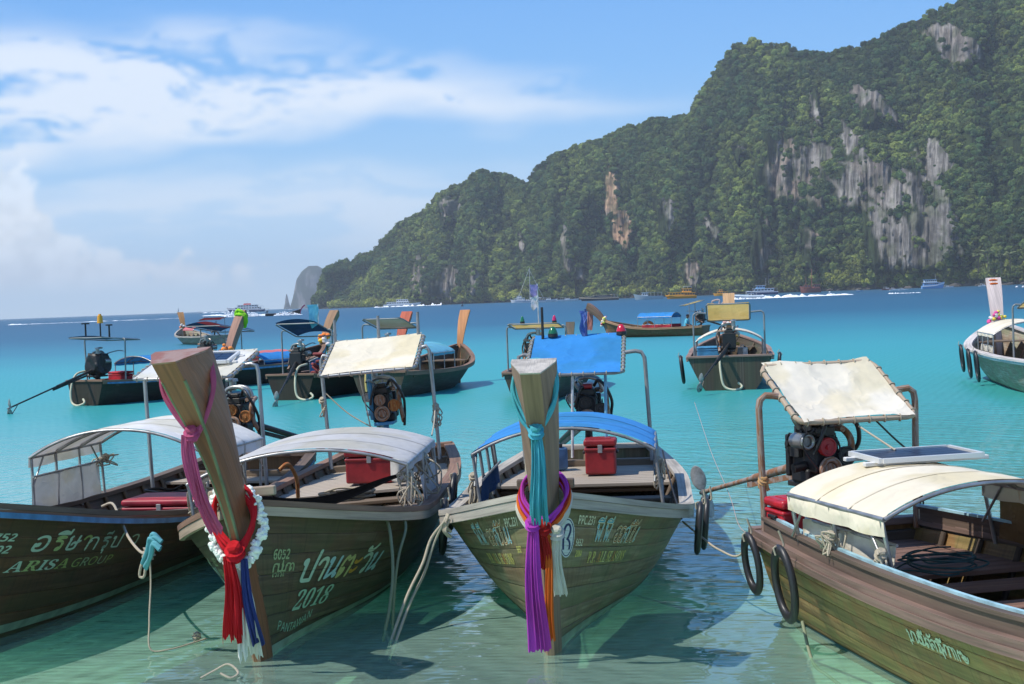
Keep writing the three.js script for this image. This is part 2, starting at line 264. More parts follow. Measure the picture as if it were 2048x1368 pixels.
// bare rock faces: x, height, half width, half height, how orange
const FACES = [[118,120,11,28,1], [126,78,12,23,1], [173,81,11,23,0], [276,116,21,37,0.25], [296,116,22,32,0.0], [328,103,15,30,0.1], [341,93,10,28,0], [330,44,13,30,0], [363,77,13,26,0], [358,41,17,27,0], [354,178,13,23,0.1], [312,186,5,15,0], [246,40,7,22,0.3], [279,35,6,21,0.2], [67,63,7,30,0.1], [16,70,5,13,0.2], [-111,36,17,26,0.2], [-74,30,17,25,0.1], [-37,25,8,22,0.2], [188,18,7,11,0.3], [376,111,10,17,0], [341,25,3,10,0], [-71,122,14,18,0.1], [426,231,14,24,0.1], [328,140,10,19,0], [207,69,7,12,0], [79,30,6,11,0], [242,148,5,8,0]];
const LAND = {};
{
  const n = RIDGE.length, cum = [0];
  for (let i = 1; i < n; i++) cum.push(cum[i - 1] + Math.hypot(RIDGE[i][0] - RIDGE[i - 1][0], (RIDGE[i][1] - RIDGE[i - 1][1]) * 0.6));
  const LEN = cum[n - 1];
  const col = (s) => { let k = 0; while (k < n - 2 && s > cum[k + 1]) k++; const t = clamp((s - cum[k]) / (cum[k + 1] - cum[k]), 0, 1), q = t * t * (3 - 2 * t), w = lerp(t, q, 0.35); return RIDGE[k].map((a, j) => lerp(a, RIDGE[k + 1][j], w)); };
  const rock = (x, y) => {                                       // [bare 0..1, orange 0..1, bulge]
    let m = 0, o = 0, b = 0; const wx = 12 * (fbm(x / 12, y / 26, 4, 201) - 0.5), wy = 44 * (fbm(x / 6, y / 40, 4, 205) - 0.5);
    for (const [cx, cy, hw, hh, or] of FACES) {
      const dx = (x + wx - cx) / hw, dy = (y + wy - cy) / hh, d = Math.max(Math.abs(dx) * (1 + 0.25 * Math.max(0, dy)), Math.abs(dy)) * 0.5 + 0.5 * Math.hypot(dx, dy);
      if (d > 1.6) continue;
      const k = (1 - sst(0.82, 1.0, d)) * (hw > 19 ? sst(0.31, 0.45, fbm(x / 11, y / 19, 4, 221)) : sst(0.2, 0.34, fbm(x / 7, y / 15, 4, 223))); if (k > m) { m = k; o = or * sst(0.45, 0.62, fbm(x / 9 + 3, y / 14, 3, 211) + 0.12 * or + 0.1); }
      b = Math.max(b, 1 - sst(0.9, 1.25, d));
    }
    return [m, o, b];
  };
  const at = (s, v) => {
    const [sx, sz, rx, rh, sb] = col(s), g = v <= 1 ? Math.pow(v, 1.55) : 1 + (v - 1) * 1.6, f = v <= 1 ? v : 1 - (v - 1) * 0.9;
    let x = lerp(sx, rx, g), y = rh * f - (v < 0.02 ? 2 : 0), z = -(sz + sb * g);
    const big = fbm(s / 75, v * 1.1, 3, 301) - 0.5, mid = fbm(s / 26, v * rh / 70, 3, 307) - 0.5, flute = Math.abs(2 * fbm(s / 15, v * rh / 90, 3, 311) - 1), fine = fbm(s / 6, v * rh / 9, 3, 317) - 0.5;
    const [m, , b] = rock(x, y), gul = Math.pow(Math.abs(2 * fbm(s / 52 + 0.5 * fbm(s / 80, v * 2.2, 2, 351), v * 0.7, 2, 353) - 1), 0.75);
    const out = (big * 95 + mid * 44 - flute * 16 + gul * 58 - 22) * sst(0, 0.1, v) * (1 - 0.55 * sst(0.75, 1, v)) + fine * 5 + b * 17 + m * (11 * (fbm(s / 4.2, y / 46, 3, 331) - 0.5) + 6 * Math.abs(2 * fbm(s / 2.1, y / 60, 2, 339) - 1) + 4 * (fbm(s / 7, y / 8, 3, 337) - 0.5));
    z += out * 0.92; x -= out * 0.25;
    y += sst(0.3, 1, v) * 9 * (fbm(s / 17, v * 5, 3, 341) - 0.5);
    return [x, y, z, m];
  };
  LAND.at = at; LAND.len = LEN;
  const nu = 1000, nv = 200, p = [], uv = [], colr = [], ix = [];
  for (let j = 0; j <= nv; j++) for (let i = 0; i <= nu; i++) {
    const s = i / nu * LEN, v = j / nv * 1.22, q = at(s, v); p.push(q[0], q[1], q[2]); uv.push(s, q[1]);
    const [m, o] = rock(q[0], q[1]), shore = 1 - sst(1.5, 5, q[1]), soil = 0.8 + 0.5 * fbm(s / 8, q[1] / 8, 3, 351);
    const g = [.038 * soil, .058 * soil, .02 * soil], st = fbm(s / 5, q[1] / 40, 4, 361), gr = [.265, .252, .235].map((a) => a * (0.35 + 1.15 * st)), or = [.52, .33, .20];
    let r = gr.map((a, k) => lerp(a, or[k], o * 0.85)); r = r.map((a, k) => lerp(a, [.10, .12, .06][k], 0.55 * sst(0.5, 0.66, fbm(s / 6, q[1] / 11, 4, 371))));
    let c = g.map((a, k) => lerp(a, r[k] * 1.25, m)); c = c.map((a, k) => lerp(a, [.11, .105, .09][k], shore));
    colr.push(...c);
  }
  for (let j = 0; j < nv; j++) for (let i = 0; i < nu; i++) { const a = j * (nu + 1) + i, b = a + 1, c = a + nu + 1, d = c + 1; ix.push(a, b, d, a, d, c); }
  const g = new THREE.BufferGeometry();
  g.setAttribute('position', new THREE.Float32BufferAttribute(p, 3)); g.setAttribute('uv', new THREE.Float32BufferAttribute(uv, 2)); g.setAttribute('color', new THREE.Float32BufferAttribute(colr, 3)); g.setIndex(ix); g.computeVertexNormals();
  const hm = std({ vertexColors: true, map: T.rock, color: [1.25, 1.25, 1.25], roughness: 1, bumpMap: T.rock, bumpScale: 1.6, specularIntensity: 0.2 });
  const hill = new THREE.Mesh(g, hm); hill.name = 'mountain'; hill.castShadow = hill.receiveShadow = true; tag(hill, null, null, null, 'structure'); scene.add(hill);

  // the forest on it: crowns of leaf clumps
  const crown = (seed, tall) => {
    const q = rng(seed), gs = [], lobes = [];
    for (let k = 0; k < 7; k++) { const a = q() * 6.28, r = 0.28 + 0.35 * q(); lobes.push([Math.cos(a) * r, 0.15 + q() * 0.55 * tall, Math.sin(a) * r, 0.32 + 0.22 * q()]); }
    lobes.push([0, 0.5 * tall, 0, 0.5]);
    const pos = [], nor = [], idx = [];
    for (let k = 0; k < 300; k++) {
      const L = lobes[Math.floor(q() * lobes.length)], th = q() * 6.28, ph = Math.acos(1 - 1.6 * q()), n = V(Math.sin(ph) * Math.cos(th), Math.cos(ph), Math.sin(ph) * Math.sin(th)), c = V(L[0], L[1], L[2]).addScaledVector(n, L[3] * (0.85 + 0.25 * q()));
      const m = n.clone().add(V(q() - .5, q() - .5, q() - .5).multiplyScalar(1.1)).normalize(), a = V(q() - .5, q() - .5, q() - .5).cross(m).normalize(), b = m.clone().cross(a), r = 0.095 + 0.075 * q(), o = pos.length / 3;
      for (const [i, j] of [[-1, -.5], [0, -1], [1, -.3], [.7, .8], [-.6, .9]]) { const w = c.clone().addScaledVector(a, i * r).addScaledVector(b, j * r); pos.push(w.x, w.y, w.z); nor.push(m.x, m.y, m.z); }
      idx.push(o, o + 1, o + 2, o, o + 2, o + 3, o, o + 3, o + 4);
    }
    const gg = new THREE.BufferGeometry(); gg.setAttribute('position', new THREE.Float32BufferAttribute(pos, 3)); gg.setAttribute('normal', new THREE.Float32BufferAttribute(nor, 3)); gg.setIndex(idx);
    const core = new THREE.IcosahedronGeometry(0.62, 2); core.scale(1, 0.8 * tall, 1).translate(0, 0.28 * tall, 0); const cp = core.attributes.position; for (let i = 0; i < cp.count; i++) { const k = 0.8 + 0.4 * h2(Math.round(cp.getX(i) * 50), Math.round(cp.getZ(i) * 50 + cp.getY(i) * 90), seed); cp.setXYZ(i, cp.getX(i) * k, cp.getY(i) * k, cp.getZ(i) * k); } core.computeVertexNormals(); core.deleteAttribute('uv');
    return mergeGeometries([gg.toNonIndexed(), core.toNonIndexed ? clean(core) : core].map((k) => { k.deleteAttribute('uv'); return k; }));
  };
  LAND.crown = crown;
  const kinds = [crown(3, 1), crown(5, 0.75), crown(9, 1.3)], lists = kinds.map(() => []), q = rng(77), m4 = new THREE.Matrix4(), e = new THREE.Euler(), Q = new THREE.Quaternion();
  const NT = 44000;
  for (let i = 0; i < NT; i++) {
    const s = q() * LEN, v = q() < 0.08 ? q() * 0.05 : Math.pow(q(), 0.95) * 1.04, P = at(s, v);
    if (P[3] > 0.35 && q() < 0.96) continue; if (q() < 0.55 * sst(0.52, 0.7, fbm(s / 11, v * 14, 3, 411))) continue;
    if (P[1] < 2.5) continue;
    let r = (2.1 + 4.4 * Math.pow(q(), 2.2)) * lerp(1.25, 1, sst(0, LEN * 0.5, s)); if (P[3] > 0.2) r *= 0.6; if (v > 0.9) r *= 0.8;
    const k = Math.floor(q() * 3); e.set((q() - .5) * .5, q() * 6.28, (q() - .5) * .5); Q.setFromEuler(e);
    m4.compose(V(P[0], P[1] - r * 0.15, P[2]), Q, V(r * (0.85 + 0.3 * q()), r * (0.75 + 0.45 * q()), r)); 
    const patch = fbm(s / 40, v * 4, 3, 401), low = 1 - sst(0.02, 0.14, v), t = q(), l = (0.4 + 1.0 * Math.pow(q(), 1.3)) * (0.7 + 0.7 * patch), yel = clamp(0.25 + 0.9 * (patch - 0.4) + 0.5 * (t - 0.5) + 0.5 * low, 0, 1);
    lists[k].push([m4.clone(), lerp(.06, .235, yel) * l, lerp(.125, .265, yel) * l, lerp(.045, .05, yel) * l]);
  }
  const lm = std({ color: [1, 1, 1], roughness: 0.8, specularIntensity: 0.25, transmission: 0.18 });
  kinds.forEach((g, k) => {
    const im = new THREE.InstancedMesh(g, lm, lists[k].length); im.name = numbered('forest');
    lists[k].forEach(([m, r, gg, b], i) => { im.setMatrixAt(i, m); im.setColorAt(i, new THREE.Color().setRGB(r, gg, b)); });
    im.castShadow = im.receiveShadow = true; tag(im, 'dense green jungle covering the limestone hills', 'forest', 'jungle on the hills', 'stuff'); scene.add(im);
  });

  // two steep islets beyond the point
  const islet = (name, label, x, z, prof, depth, seed) => {
    const H = Math.max(...prof.map((a) => a[2]));
    const wide = (f) => { const y = f * H; let k = 0; while (k < prof.length - 2 && y > prof[k + 1][2]) k++; const a = prof[k], b = prof[k + 1], t = clamp((y - a[2]) / (b[2] - a[2]), 0, 1); return [lerp(a[0], b[0], t), lerp(a[1], b[1], t)]; };
    const g = grid(96, 48, (u, v) => { const f = 1 - Math.pow(1 - v, 1.7), [l, r] = wide(f), a = u * 2 * Math.PI, cx = (l + r) / 2, w = (r - l) / 2 * (1 + 0.12 * (fbm(Math.cos(a) * 3 + 5, Math.sin(a) * 3 + f * 4, 4, seed) - 0.5)) * (v > 0.98 ? 0.02 : 1); return [cx + Math.cos(a) * w, f * H, Math.sin(a) * w * depth, u * 700, f * H]; });
    const c = [], P = g.attributes.position; for (let i = 0; i < P.count; i++) { const y = P.getY(i) / H, m = sst(0.47, 0.6, fbm(P.getX(i) / 28, y * 1.6, 4, seed + 5)) * (1 - sst(0.75, 0.95, y)); c.push(lerp(.045, .30, m), lerp(.07, .29, m), lerp(.03, .27, m)); }
    g.setAttribute('color', new THREE.Float32BufferAttribute(c, 3));
    const m = new THREE.Mesh(g, std({ vertexColors: true, map: T.rock, color: [1.2, 1.2, 1.2], roughness: 1 })); m.name = name; m.position.set(x, 0, z); m.castShadow = true; tag(m, null, null, null, 'structure'); scene.add(m);
  };
  islet('islet_hill', '', -748, -6000, [[-82, 95, -1], [-62, 85, 55], [-48, 75, 110], [-28, 60, 140], [-3, 30, 158]], 0.8, 501);
  islet('rock_needle', '', -836, -6000, [[-14, 12, -1], [-9, 6, 25], [-5, 2, 48], [-3, -1, 56]], 0.8, 511);
  islet('islet_hill_001', '', -660, -7000, [[-70, 120, -1], [-52, 90, 130], [-40, 70, 190], [-15, 30, 212]], 0.8, 521);
}

// ---------------------------------------------------------------- long-tail boats
const BOATS = {};
function makeHull(o) {
  const { L, B, hb, hm, hs } = o, lf = o.lf ?? 2.5, dr = 0.28, bs = o.bs ?? 0.66, rake = o.rake ?? 0.2, tip = 0.05;
  const h = (u) => { const d = (1 - u) * L, e = u * L; return hm + (hs - hm) * Math.pow(Math.max(0, 1 - e / 3), 2) + (hb - hm) * Math.pow(Math.max(0, 1 - d / (o.sheer?.[0] ?? 3.4)), o.sheer?.[1] ?? 1.9); };
  const b = (u) => { const d = (1 - u) * L, e = u * L; return B * Math.pow(Math.sin(Math.min(1, d / lf) * Math.PI / 2), 0.82) * (bs + (1 - bs) * Math.sin(Math.min(1, e / 3.6) * Math.PI / 2)) + tip; };
  const P0 = (u, v, s) => {
    const d = (1 - u) * L, k = sst(0, lf * 1.5, d), H = h(u), bb = b(u) - tip, y = H - (H + dr * (0.6 + 0.4 * k)) * v;
    const mid = (1 - 0.4 * v) * Math.sqrt(Math.max(0, 1 - Math.pow(v, 5))), bow = Math.pow(1 - v, 0.9), w = bb * lerp(bow, mid, k) + tip * (1 - 0.5 * v);
    return V(u * L + rake * Math.pow(u, 8) * (y / hb), y, s * w);
  };
  const N = (u, v, s) => { const e = 0.004, a = P0(Math.min(1, u + e), v, s).sub(P0(Math.max(0, u - e), v, s)), c = P0(u, Math.min(1, v + e), s).sub(P0(u, Math.max(0, v - e), s)), n = a.cross(c).normalize(); if (n.z * s < 0) n.negate(); return n; };
  const P = (u, v, s, off = 0) => (off ? P0(u, v, s).addScaledVector(N(u, v, s), off) : P0(u, v, s));
  const vAt = (u, y) => { const k = sst(0, lf * 1.5, (1 - u) * L), H = h(u); return (H - y) / (H + dr * (0.6 + 0.4 * k)); };
  const wAt = (x, y) => Math.abs(P0(x / L, clamp(vAt(x / L, y), 0, 1), 1).z);
  return { L, h, b, P, N, vAt, wAt, hb, rake };
}
function plankGeo(H, v0, v1, s, nu = 44, seed = 0) {
  const e = 0.05 * (v1 - v0), rows = [[v0, -0.03], [v0, -0.006], [v0 + e, 0], [(v0 + v1) / 2, 0.001], [v1 - e, 0], [v1, -0.006], [v1, -0.03]], U = (i) => { const t = i; return 1 - Math.pow(1 - t, 1.35); };
  const g = [grid(nu, rows.length - 1, (i, j) => { const [v, off] = rows[Math.round(j * (rows.length - 1))], u = U(i), p = H.P(u, v, s, off); return [p.x, p.y, p.z, u * H.L + seed * 1.7, v * 1.1 + seed * 0.43]; })];
  g.push(grid(nu, 2, (i, j) => { const u = U(i), v = lerp(v0, v1, j), p = H.P(u, v, s, -0.03); return [p.x, p.y, p.z, u * H.L + seed, v * 1.1 + seed * 0.3]; }));
  return g;
}
// a rail of box section that follows the hull at v, off = how far its middle stands out
function railGeo(H, v, s, off, w, t, u0 = 0, u1 = 1, n = 44, dy = 0) {
  const rings = [];
  for (let i = 0; i <= n; i++) { const k = i / n, u = lerp(u0, u1, 1 - Math.pow(1 - k, 1.35)), p = H.P(u, v, s), q = H.N(u, v, s); q.y = 0; q.normalize(); const c = p.addScaledVector(q, off).add(V(0, dy, 0)); rings.push([[w, t], [-w, t], [-w, -t], [w, -t]].map(([a, b]) => c.clone().addScaledVector(q, a / 2).add(V(0, b / 2, 0)))); }
  return loft(rings);
}
function sheetOnHull(H, s, u0, u1, v0, v1, off = 0.006, nu = 40, nv = 10) { return grid(nu, nv, (i, j) => { const p = H.P(lerp(u0, u1, i), lerp(v1, v0, j), s, off); return [p.x, p.y, p.z, i, j]; }); }

function engine(boat, x, y, o) {
  const e = sub(boat, 'engine'); e.position.set(x, y, 0); e.rotation.z = o.pitch ?? 0; e.rotation.y = o.swing ?? 0;
  const k = o.k ?? 1; e.scale.setScalar(k);
  part(e, 'engine_block', [box(.44, .34, .26, 0, 0, 0, .03), box(.30, .14, .34, -.02, -.20, 0, .03), box(.06, .40, .36, -.22, -.02, 0, .02)], M.black);
  part(e, 'cylinder_head', [box(.42, .09, .20, 0, .215, 0, .015), ...[-.15, -.05, .05, .15].map((q) => box(.03, .05, .23, q, .20, 0))], o.head ?? M.iron);
  part(e, 'valve_cover', box(.37, .07, .15, 0, .295, 0, .025), o.cover ?? M.iron);
  for (const q of [-.09, .08]) part(e, 'intake_pipe', tube([[q, .24, .10], [q, .36, .16], [q + .02, .42, .04], [q + .05, .38, -.16], [q + .04, .22, -.22]], .032, 18, 8), o.pipe ?? M.alloy);
  part(e, 'exhaust_pipe', [tube([[-.14, .23, -.11], [-.10, .24, -.24], [.06, .22, -.27], [.2, .12, -.27], [.12, -.1, -.28], [-.2, -.3, -.26]], .034, 26, 8), cyl(V(-.16, .23, -.2), V(.18, .23, -.2), .03, .03, 8)], M.rusty);
  part(e, 'air_filter', [cyl(V(-.12, .36, .12), V(-.12, .50, .12), .055, .055, 12), cyl(V(-.12, .50, .12), V(-.12, .54, .12), .085, .075, 14), bar(V(-.12, .53, .12), V(.04, .53, .16), .05, .07, .02)], o.filter ?? M.alloy);
  const disc = (yy, z, r, d, xx = .22) => [cyl(V(xx, yy, z), V(xx + d, yy, z), r, r, 22), new THREE.TorusGeometry(r * .93, r * .12, 8, 22).rotateY(Math.PI / 2).translate(xx + d, yy, z), cyl(V(xx + d, yy, z), V(xx + d + .02, yy, z), r * .32, r * .28, 10)];
  part(e, 'crank_pulley', [new THREE.TorusGeometry(.095, .028, 9, 24).rotateY(Math.PI / 2).translate(.27, -.13, .0), cyl(V(.2, -.13, 0), V(.27, -.13, 0), .07, .06, 18)], M.rusty);
  part(e, 'pump_pulley', disc(.08, .02, .085, .05), o.red ?? M.rustcap);
  part(e, 'side_pulley', disc(-.02, -.19, .09, .05, .2), o.cap ?? M.rustcap);
  part(e, 'alternator', [cyl(V(.02, .14, .22), V(.22, .14, .22), .075, .075, 14), new THREE.TorusGeometry(.06, .018, 7, 18).rotateY(Math.PI / 2).translate(.24, .14, .22)], M.alloy);
  part(e, 'fan_belt', tube([[.25, -.23, 0], [.25, -.13, -.1], [.25, .12, -.1], [.25, .18, .0], [.25, .21, .24], [.25, .12, .28], [.25, -.14, .1]], .010, 48, 5, true), M.rubber);
  part(e, 'hose', tube([[.2, .26, .04], [.3, .3, .06], [.32, .18, .12], [.26, .02, .17]], .018, 16, 7), M.rubber); part(e, 'hose', [tube([[.1, .3, -.1], [.2, .38, -.16], [.3, .3, -.26], [.22, .1, -.34], [.0, -.1, -.32], [-.1, -.36, -.28]], .022, 30, 7)], M.rubber);
  part(e, 'oil_filter', [cyl(V(.05, -.1, .14), V(.05, -.12, .27), .045, .045, 12), box(.16, .10, .05, -.08, .02, .16, .01), cyl(V(-.1, .1, .15), V(-.1, .1, .25), .03, .03, 8)], o.bracket ?? M.iron);
  part(e, 'wiring', [tube([[.18, .25, .1], [.1, .12, .19], [-.1, .2, .21], [-.2, .05, .2]], .007, 16, 4), tube([[.2, .2, -.1], [.1, .05, -.18], [-.1, .1, -.2], [-.15, -.2, -.2]], .007, 16, 4)], M.rubber);
  part(e, 'mount', [box(.5, .05, .3, -.02, -.29, 0, .01), cyl(V(0, -.3, 0), V(0, -.62, 0), .05, .06, 10), bar(V(-.2, -.3, 0), V(.2, -.5, 0), .05, .05)], o.mount ?? M.iron);
  if (o.tiller !== 0) part(e, 'tiller', tube([[.05, .28, .06], [.35, .36, .08], [.75, .42, .1], [.95, .40, .1]], .016, 18, 7), M.steel);
  if (o.cowl) part(e, 'engine_cover', (() => { const g = new THREE.IcosahedronGeometry(.42, 4), p = g.attributes.position; for (let i = 0; i < p.count; i++) { const a = V().fromBufferAttribute(p, i), n = 0.86 + 0.30 * (fbm(a.x * 6 + 9, a.y * 6 + a.z * 7, 3, 13) - 0.3); p.setXYZ(i, clamp(a.x * 1.0, -.33, .33) * n, clamp(a.y, -.3, .31) * 1.05 * n + .06, clamp(a.z, -.28, .28) * n); } g.computeVertexNormals(); return g; })(), o.cowl);
  return e;
}
function bladeGeo(r) { const g = new THREE.SphereGeometry(1, 14, 10); g.scale(.012, r * .5, r * .30); g.translate(0, r * .58, 0); const p = g.attributes.position; for (let i = 0; i < p.count; i++) { const a = (p.getY(i) / r) * 0.7, z = p.getZ(i), x = p.getX(i); p.setXYZ(i, x * Math.cos(a) - z * Math.sin(a) + 0, p.getY(i), x * Math.sin(a) + z * Math.cos(a)); } g.computeVertexNormals(); return g; }
function driveShaft(boat, a, b, mat = M.iron) {                  // long tail from the engine to the propeller, in the boat's axes
  part(boat, 'drive_shaft', [cyl(a, a.clone().lerp(b, .45), .040, .034, 10), cyl(a.clone().lerp(b, .42), b, .024, .022, 10), bar(a.clone().lerp(b, .08).add(V(0, -.08, 0)), a.clone().lerp(b, .5).add(V(0, -.05, 0)), .05, .03)], mat);
  const p = sub(boat, 'propeller'); p.position.copy(b); p.quaternion.setFromUnitVectors(V(1, 0, 0), a.clone().sub(b).normalize());
  part(p, 'hub', cyl(V(.06, 0, 0), V(-.09, 0, 0), .035, .02, 12), M.galv);
  for (const q of [0.25, Math.PI + 0.25]) part(p, 'blade', bladeGeo(.26).rotateX(q), M.galv);
  part(p, 'skeg', [bar(V(.3, -.03, 0), V(-.02, -.22, 0), .02, .015), bar(V(-.02, -.22, 0), V(-.1, -.1, 0), .02, .012)], M.iron);
}

// o: bow and stern on the water in metres; everything else in the boat's own axes, x from the stern forward
function longtail(o) {
  const bow = V(o.bow[0], 0, o.bow[1]), st = V(o.stern[0], 0, o.stern[1]), d = bow.clone().sub(st), L = d.length(), near = !!o.near;
  const root = thing('longtail_boat', o.label, 'boat', [st.x, 0, st.z], Math.atan2(-d.z, d.x), o.group);
  root.rotation.order = 'YXZ'; root.rotation.x = o.heel ?? 0;
  const H = makeHull({ L, B: o.B ?? 1.03, hb: o.hb ?? 1.2, hm: o.hm ?? 0.66, hs: o.hs ?? 0.72, lf: o.lf, bs: o.bs, rake: o.rake, sheer: o.sheer });
  const wood = o.wood, rim = o.rim, inner = o.inner ?? wood[0];
  if (near) {
    const n = 8;
    for (const s of [1, -1]) for (let k = 0; k < n; k++) part(root, 'plank', plankGeo(H, lerp(.06, 1, k / n), lerp(.06, 1, (k + 1) / n), s, 44, k + (s > 0 ? 0 : 9)), k >= (o.bottomFrom ?? 6) ? o.bottom : wood[(k * 2 + (s > 0 ? 0 : 1)) % wood.length]);
  } else part(root, 'hull', [1, -1].map((s) => [grid(30, 9, (i, j) => { const u = 1 - Math.pow(1 - i, 1.35), p = H.P(u, lerp(.04, 1, j), s); return [p.x, p.y, p.z, u * L, j * 1.1]; }), grid(30, 4, (i, j) => { const u = 1 - Math.pow(1 - i, 1.35), p = H.P(u, lerp(.04, 1, j), s, -.03); return [p.x, p.y, p.z, u * L, j]; })]), wood[0]);
  // stripe painted along the waterline
  if (o.stripe) for (const s of [1, -1]) part(root, 'boot_stripe', grid(50, 3, (i, j) => { const u = lerp(.03, .985, 1 - Math.pow(1 - i, 1.5)), y = lerp(o.stripe[0], o.stripe[1], j) * (0.6 + 0.9 * Math.pow(u, 5)), p = H.P(u, H.vAt(u, y), s, .005); return [p.x, p.y, p.z, u * L, y]; }), o.stripe[2]);
  // gunwale cap and rub rails
  for (const s of [1, -1]) {
    part(root, 'gunwale', railGeo(H, 0, s, -.02, o.rimW ?? .13, .045, 0, .995, 44, -.005), rim);
    part(root, 'rub_rail', [railGeo(H, .0, s, .015, .045, o.rubH ?? .07, 0, .995, 44, o.rubY ?? -.065)], o.rub ?? rim);
    if (o.line) part(root, 'painted_line', railGeo(H, 0, s, o.line[0], o.line[2] ?? .02, o.line[1] ?? .03, 0.02, .99, 44, o.line[3] ?? -.05), o.lineMat);
    if (o.upper) part(root, 'upper_strake', [railGeo(H, 0, s, -.05, .03, .1, .02, .97, 44, .06), railGeo(H, 0, s, -.05, .07, .025, .02, .97, 44, .12)], o.upper);
  }
  // transom, decks, ribs, thwarts, floor
  const tr = []; for (let i = 0; i <= 14; i++) tr.push(H.P(0, i / 14, 1)); for (let i = 14; i >= 0; i--) tr.push(H.P(0, i / 14, -1));
  part(root, 'transom', loft([tr.map((p) => p.clone().add(V(-.01, 0, 0))), tr.map((p) => p.clone().add(V(.04, 0, 0)))]), o.transom ?? wood[0]);
  part(root, 'stern_rail', bar(V(.02, H.h(0) + .0, -H.b(0) - .03), V(.02, H.h(0) + .0, H.b(0) + .03), .06, .14, .01), rim);
  const step = near ? .45 : .8, ribs = []; for (let x = .5; x < L - .9; x += step) ribs.push(x);
  for (const x of ribs) for (const s of [1, -1]) part(root, 'rib', tube([.06, .2, .4, .6, .8].map((v) => H.P(x / L, v, s, -.05)), .03, 10, 4), inner);
  const fl = near ? 5 : 1, fy = o.floorY ?? .14;
  for (let k = 0; k < fl; k++) part(root, 'floorboard', grid(16, 1, (i, j) => { const x = lerp(.3, L - 1.5, i), w = H.wAt(x, fy) * .9, z = lerp(-w, w, (k + .02 + .96 * j) / fl); return [x, fy + .004 * (k % 2), z, x, z]; }), inner);
  for (const x of o.thwarts ?? [2.4, 3.2, 4.0, 4.8]) { const y = H.h(x / L) - .2, w = H.wAt(x, y) - .03; part(root, 'thwart', box(.24, .04, 2 * w, x, y, 0, .008), o.thwartMat ?? inner); }
  const deckRows = (name, x0, x1, y, dx, mat) => { for (let x = x0; x < x1; x += dx) { const w = Math.min(H.wAt(x, y), H.wAt(x + dx, y)) - .02; if (w > .05) part(root, name, box(dx - .012, .03, 2 * w, x + dx / 2, y, 0), mat); } };
  const sd = o.sternDeck ?? [.05, 1.3]; deckRows('deck_plank', sd[0], sd[1], H.h(.05) - .16, near ? .16 : .4, o.deck ?? inner);
  const bd = o.bowDeck ?? [L - 1.5, L - .25]; deckRows('deck_plank', bd[0], bd[1], H.h((bd[0] + .2) / L) - .12, near ? .16 : .4, o.deck ?? inner);
  // the tall prow timber
  const pr = { x: .95, y: 2.1, wb: [.075, .155], wf: [.03, .065], dp: [.22, .34], cut: 0, bend: .5, ...(o.prow ?? {}) };
  const foot = V(L - .02, -.22, 0), lean = pr.z ?? 0, mid = V(L + H.rake + .02, H.hb + .02, 0), topP = V(L + pr.x, pr.y, 0), q = mid.clone().multiplyScalar(2).sub(foot.clone().add(topP).multiplyScalar(.5)).lerp(mid, 1 - pr.bend);
  const C = (t) => foot.clone().multiplyScalar((1 - t) * (1 - t)).addScaledVector(q, 2 * t * (1 - t)).addScaledVector(topP, t * t).add(V(0, 0, lean * t * t));
  const Fw = (t) => { const a = C(Math.min(1, t + .01)).sub(C(Math.max(0, t - .01))).normalize(); return [a, V(a.y, -a.x, 0)]; };
  const ring = (t, grow = 0) => { const c = C(t), [ax, f] = Fw(t), g = Math.pow(sst(0.1, 1, t), pr.pw ?? 1), wb = lerp(pr.wb[0], pr.wb[1], g) + grow, wf = lerp(pr.wf[0], pr.wf[1], g * g) + grow, dp = lerp(pr.dp[0], pr.dp[1], g) / 2 + grow, k = pr.cut * sst(.9, 1, t); return [[dp, wf], [dp, -wf], [-dp * .55, -wb], [-dp, -wb], [-dp, wb], [-dp * .55, wb]].map(([a, z]) => c.clone().addScaledVector(f, a).addScaledVector(ax, -k * a).add(V(0, 0, z))); };
  const ts = []; for (let i = 0; i <= 22; i++) ts.push(i / 22);
  part(root, 'prow', loft(ts.map((t) => ring(t))), o.prowMat ?? wood[0]);
  if (o.prowTop) part(root, 'prow_top', (() => { const r = ring(1), a = Fw(1)[0]; return loft([r.map((p) => p.clone().addScaledVector(a, .001)), r.map((p) => p.clone().addScaledVector(a, .014))]); })(), o.prowTop);
  if (o.prowEdge) for (const s of [0, 1]) part(root, 'edge_strip', loft(ts.filter((t) => t > .3 && t < .97).map((t) => { const p = ring(t)[s], f = Fw(t)[1], z = s ? -1 : 1; return [[.003, .003], [.003, -.010], [-.012, .007], [-.010, .010]].map(([a, b]) => p.clone().addScaledVector(f, a).add(V(0, 0, z * b))); })), o.prowEdge);
  if (o.cross !== 0) part(root, 'crosspiece', box(.07, .07, o.crossW ?? .62, L + H.rake - .16, H.hb + .05, 0, .01), o.crossMat ?? rim);
  // canopy over the passengers
  const cn = o.canopy;
  if (cn) {
    const { x0, x1, w, y, rise } = cn, cz = cn.z ?? 0, hem = cn.hem ?? .09, sag = cn.sag ?? .02, nb = cn.bows ?? 4, arch = (z) => rise * (1 - Math.pow(Math.abs(z), 2.2));
    const surf = (s, t) => { const sd = t < .08 ? -1 : t > .92 ? 1 : 0, m = clamp((t - .08) / .84, 0, 1) * 2 - 1, x = lerp(x0, x1, s); const b = Math.abs(Math.sin(s * Math.PI * (nb - 1))); let yy = y + arch(m) - sag * b * (1 - .5 * m * m) + .008 * (fbm(x * 3, m * 3, 3, 5) - .5), z = m * w; if (sd) { const k = sd < 0 ? 1 - t / .08 : (t - .92) / .08; yy -= hem * k; z += sd * .012 * Math.sin(x * 9) * k; } return [x, yy, z + cz, x, t * w * 2]; };
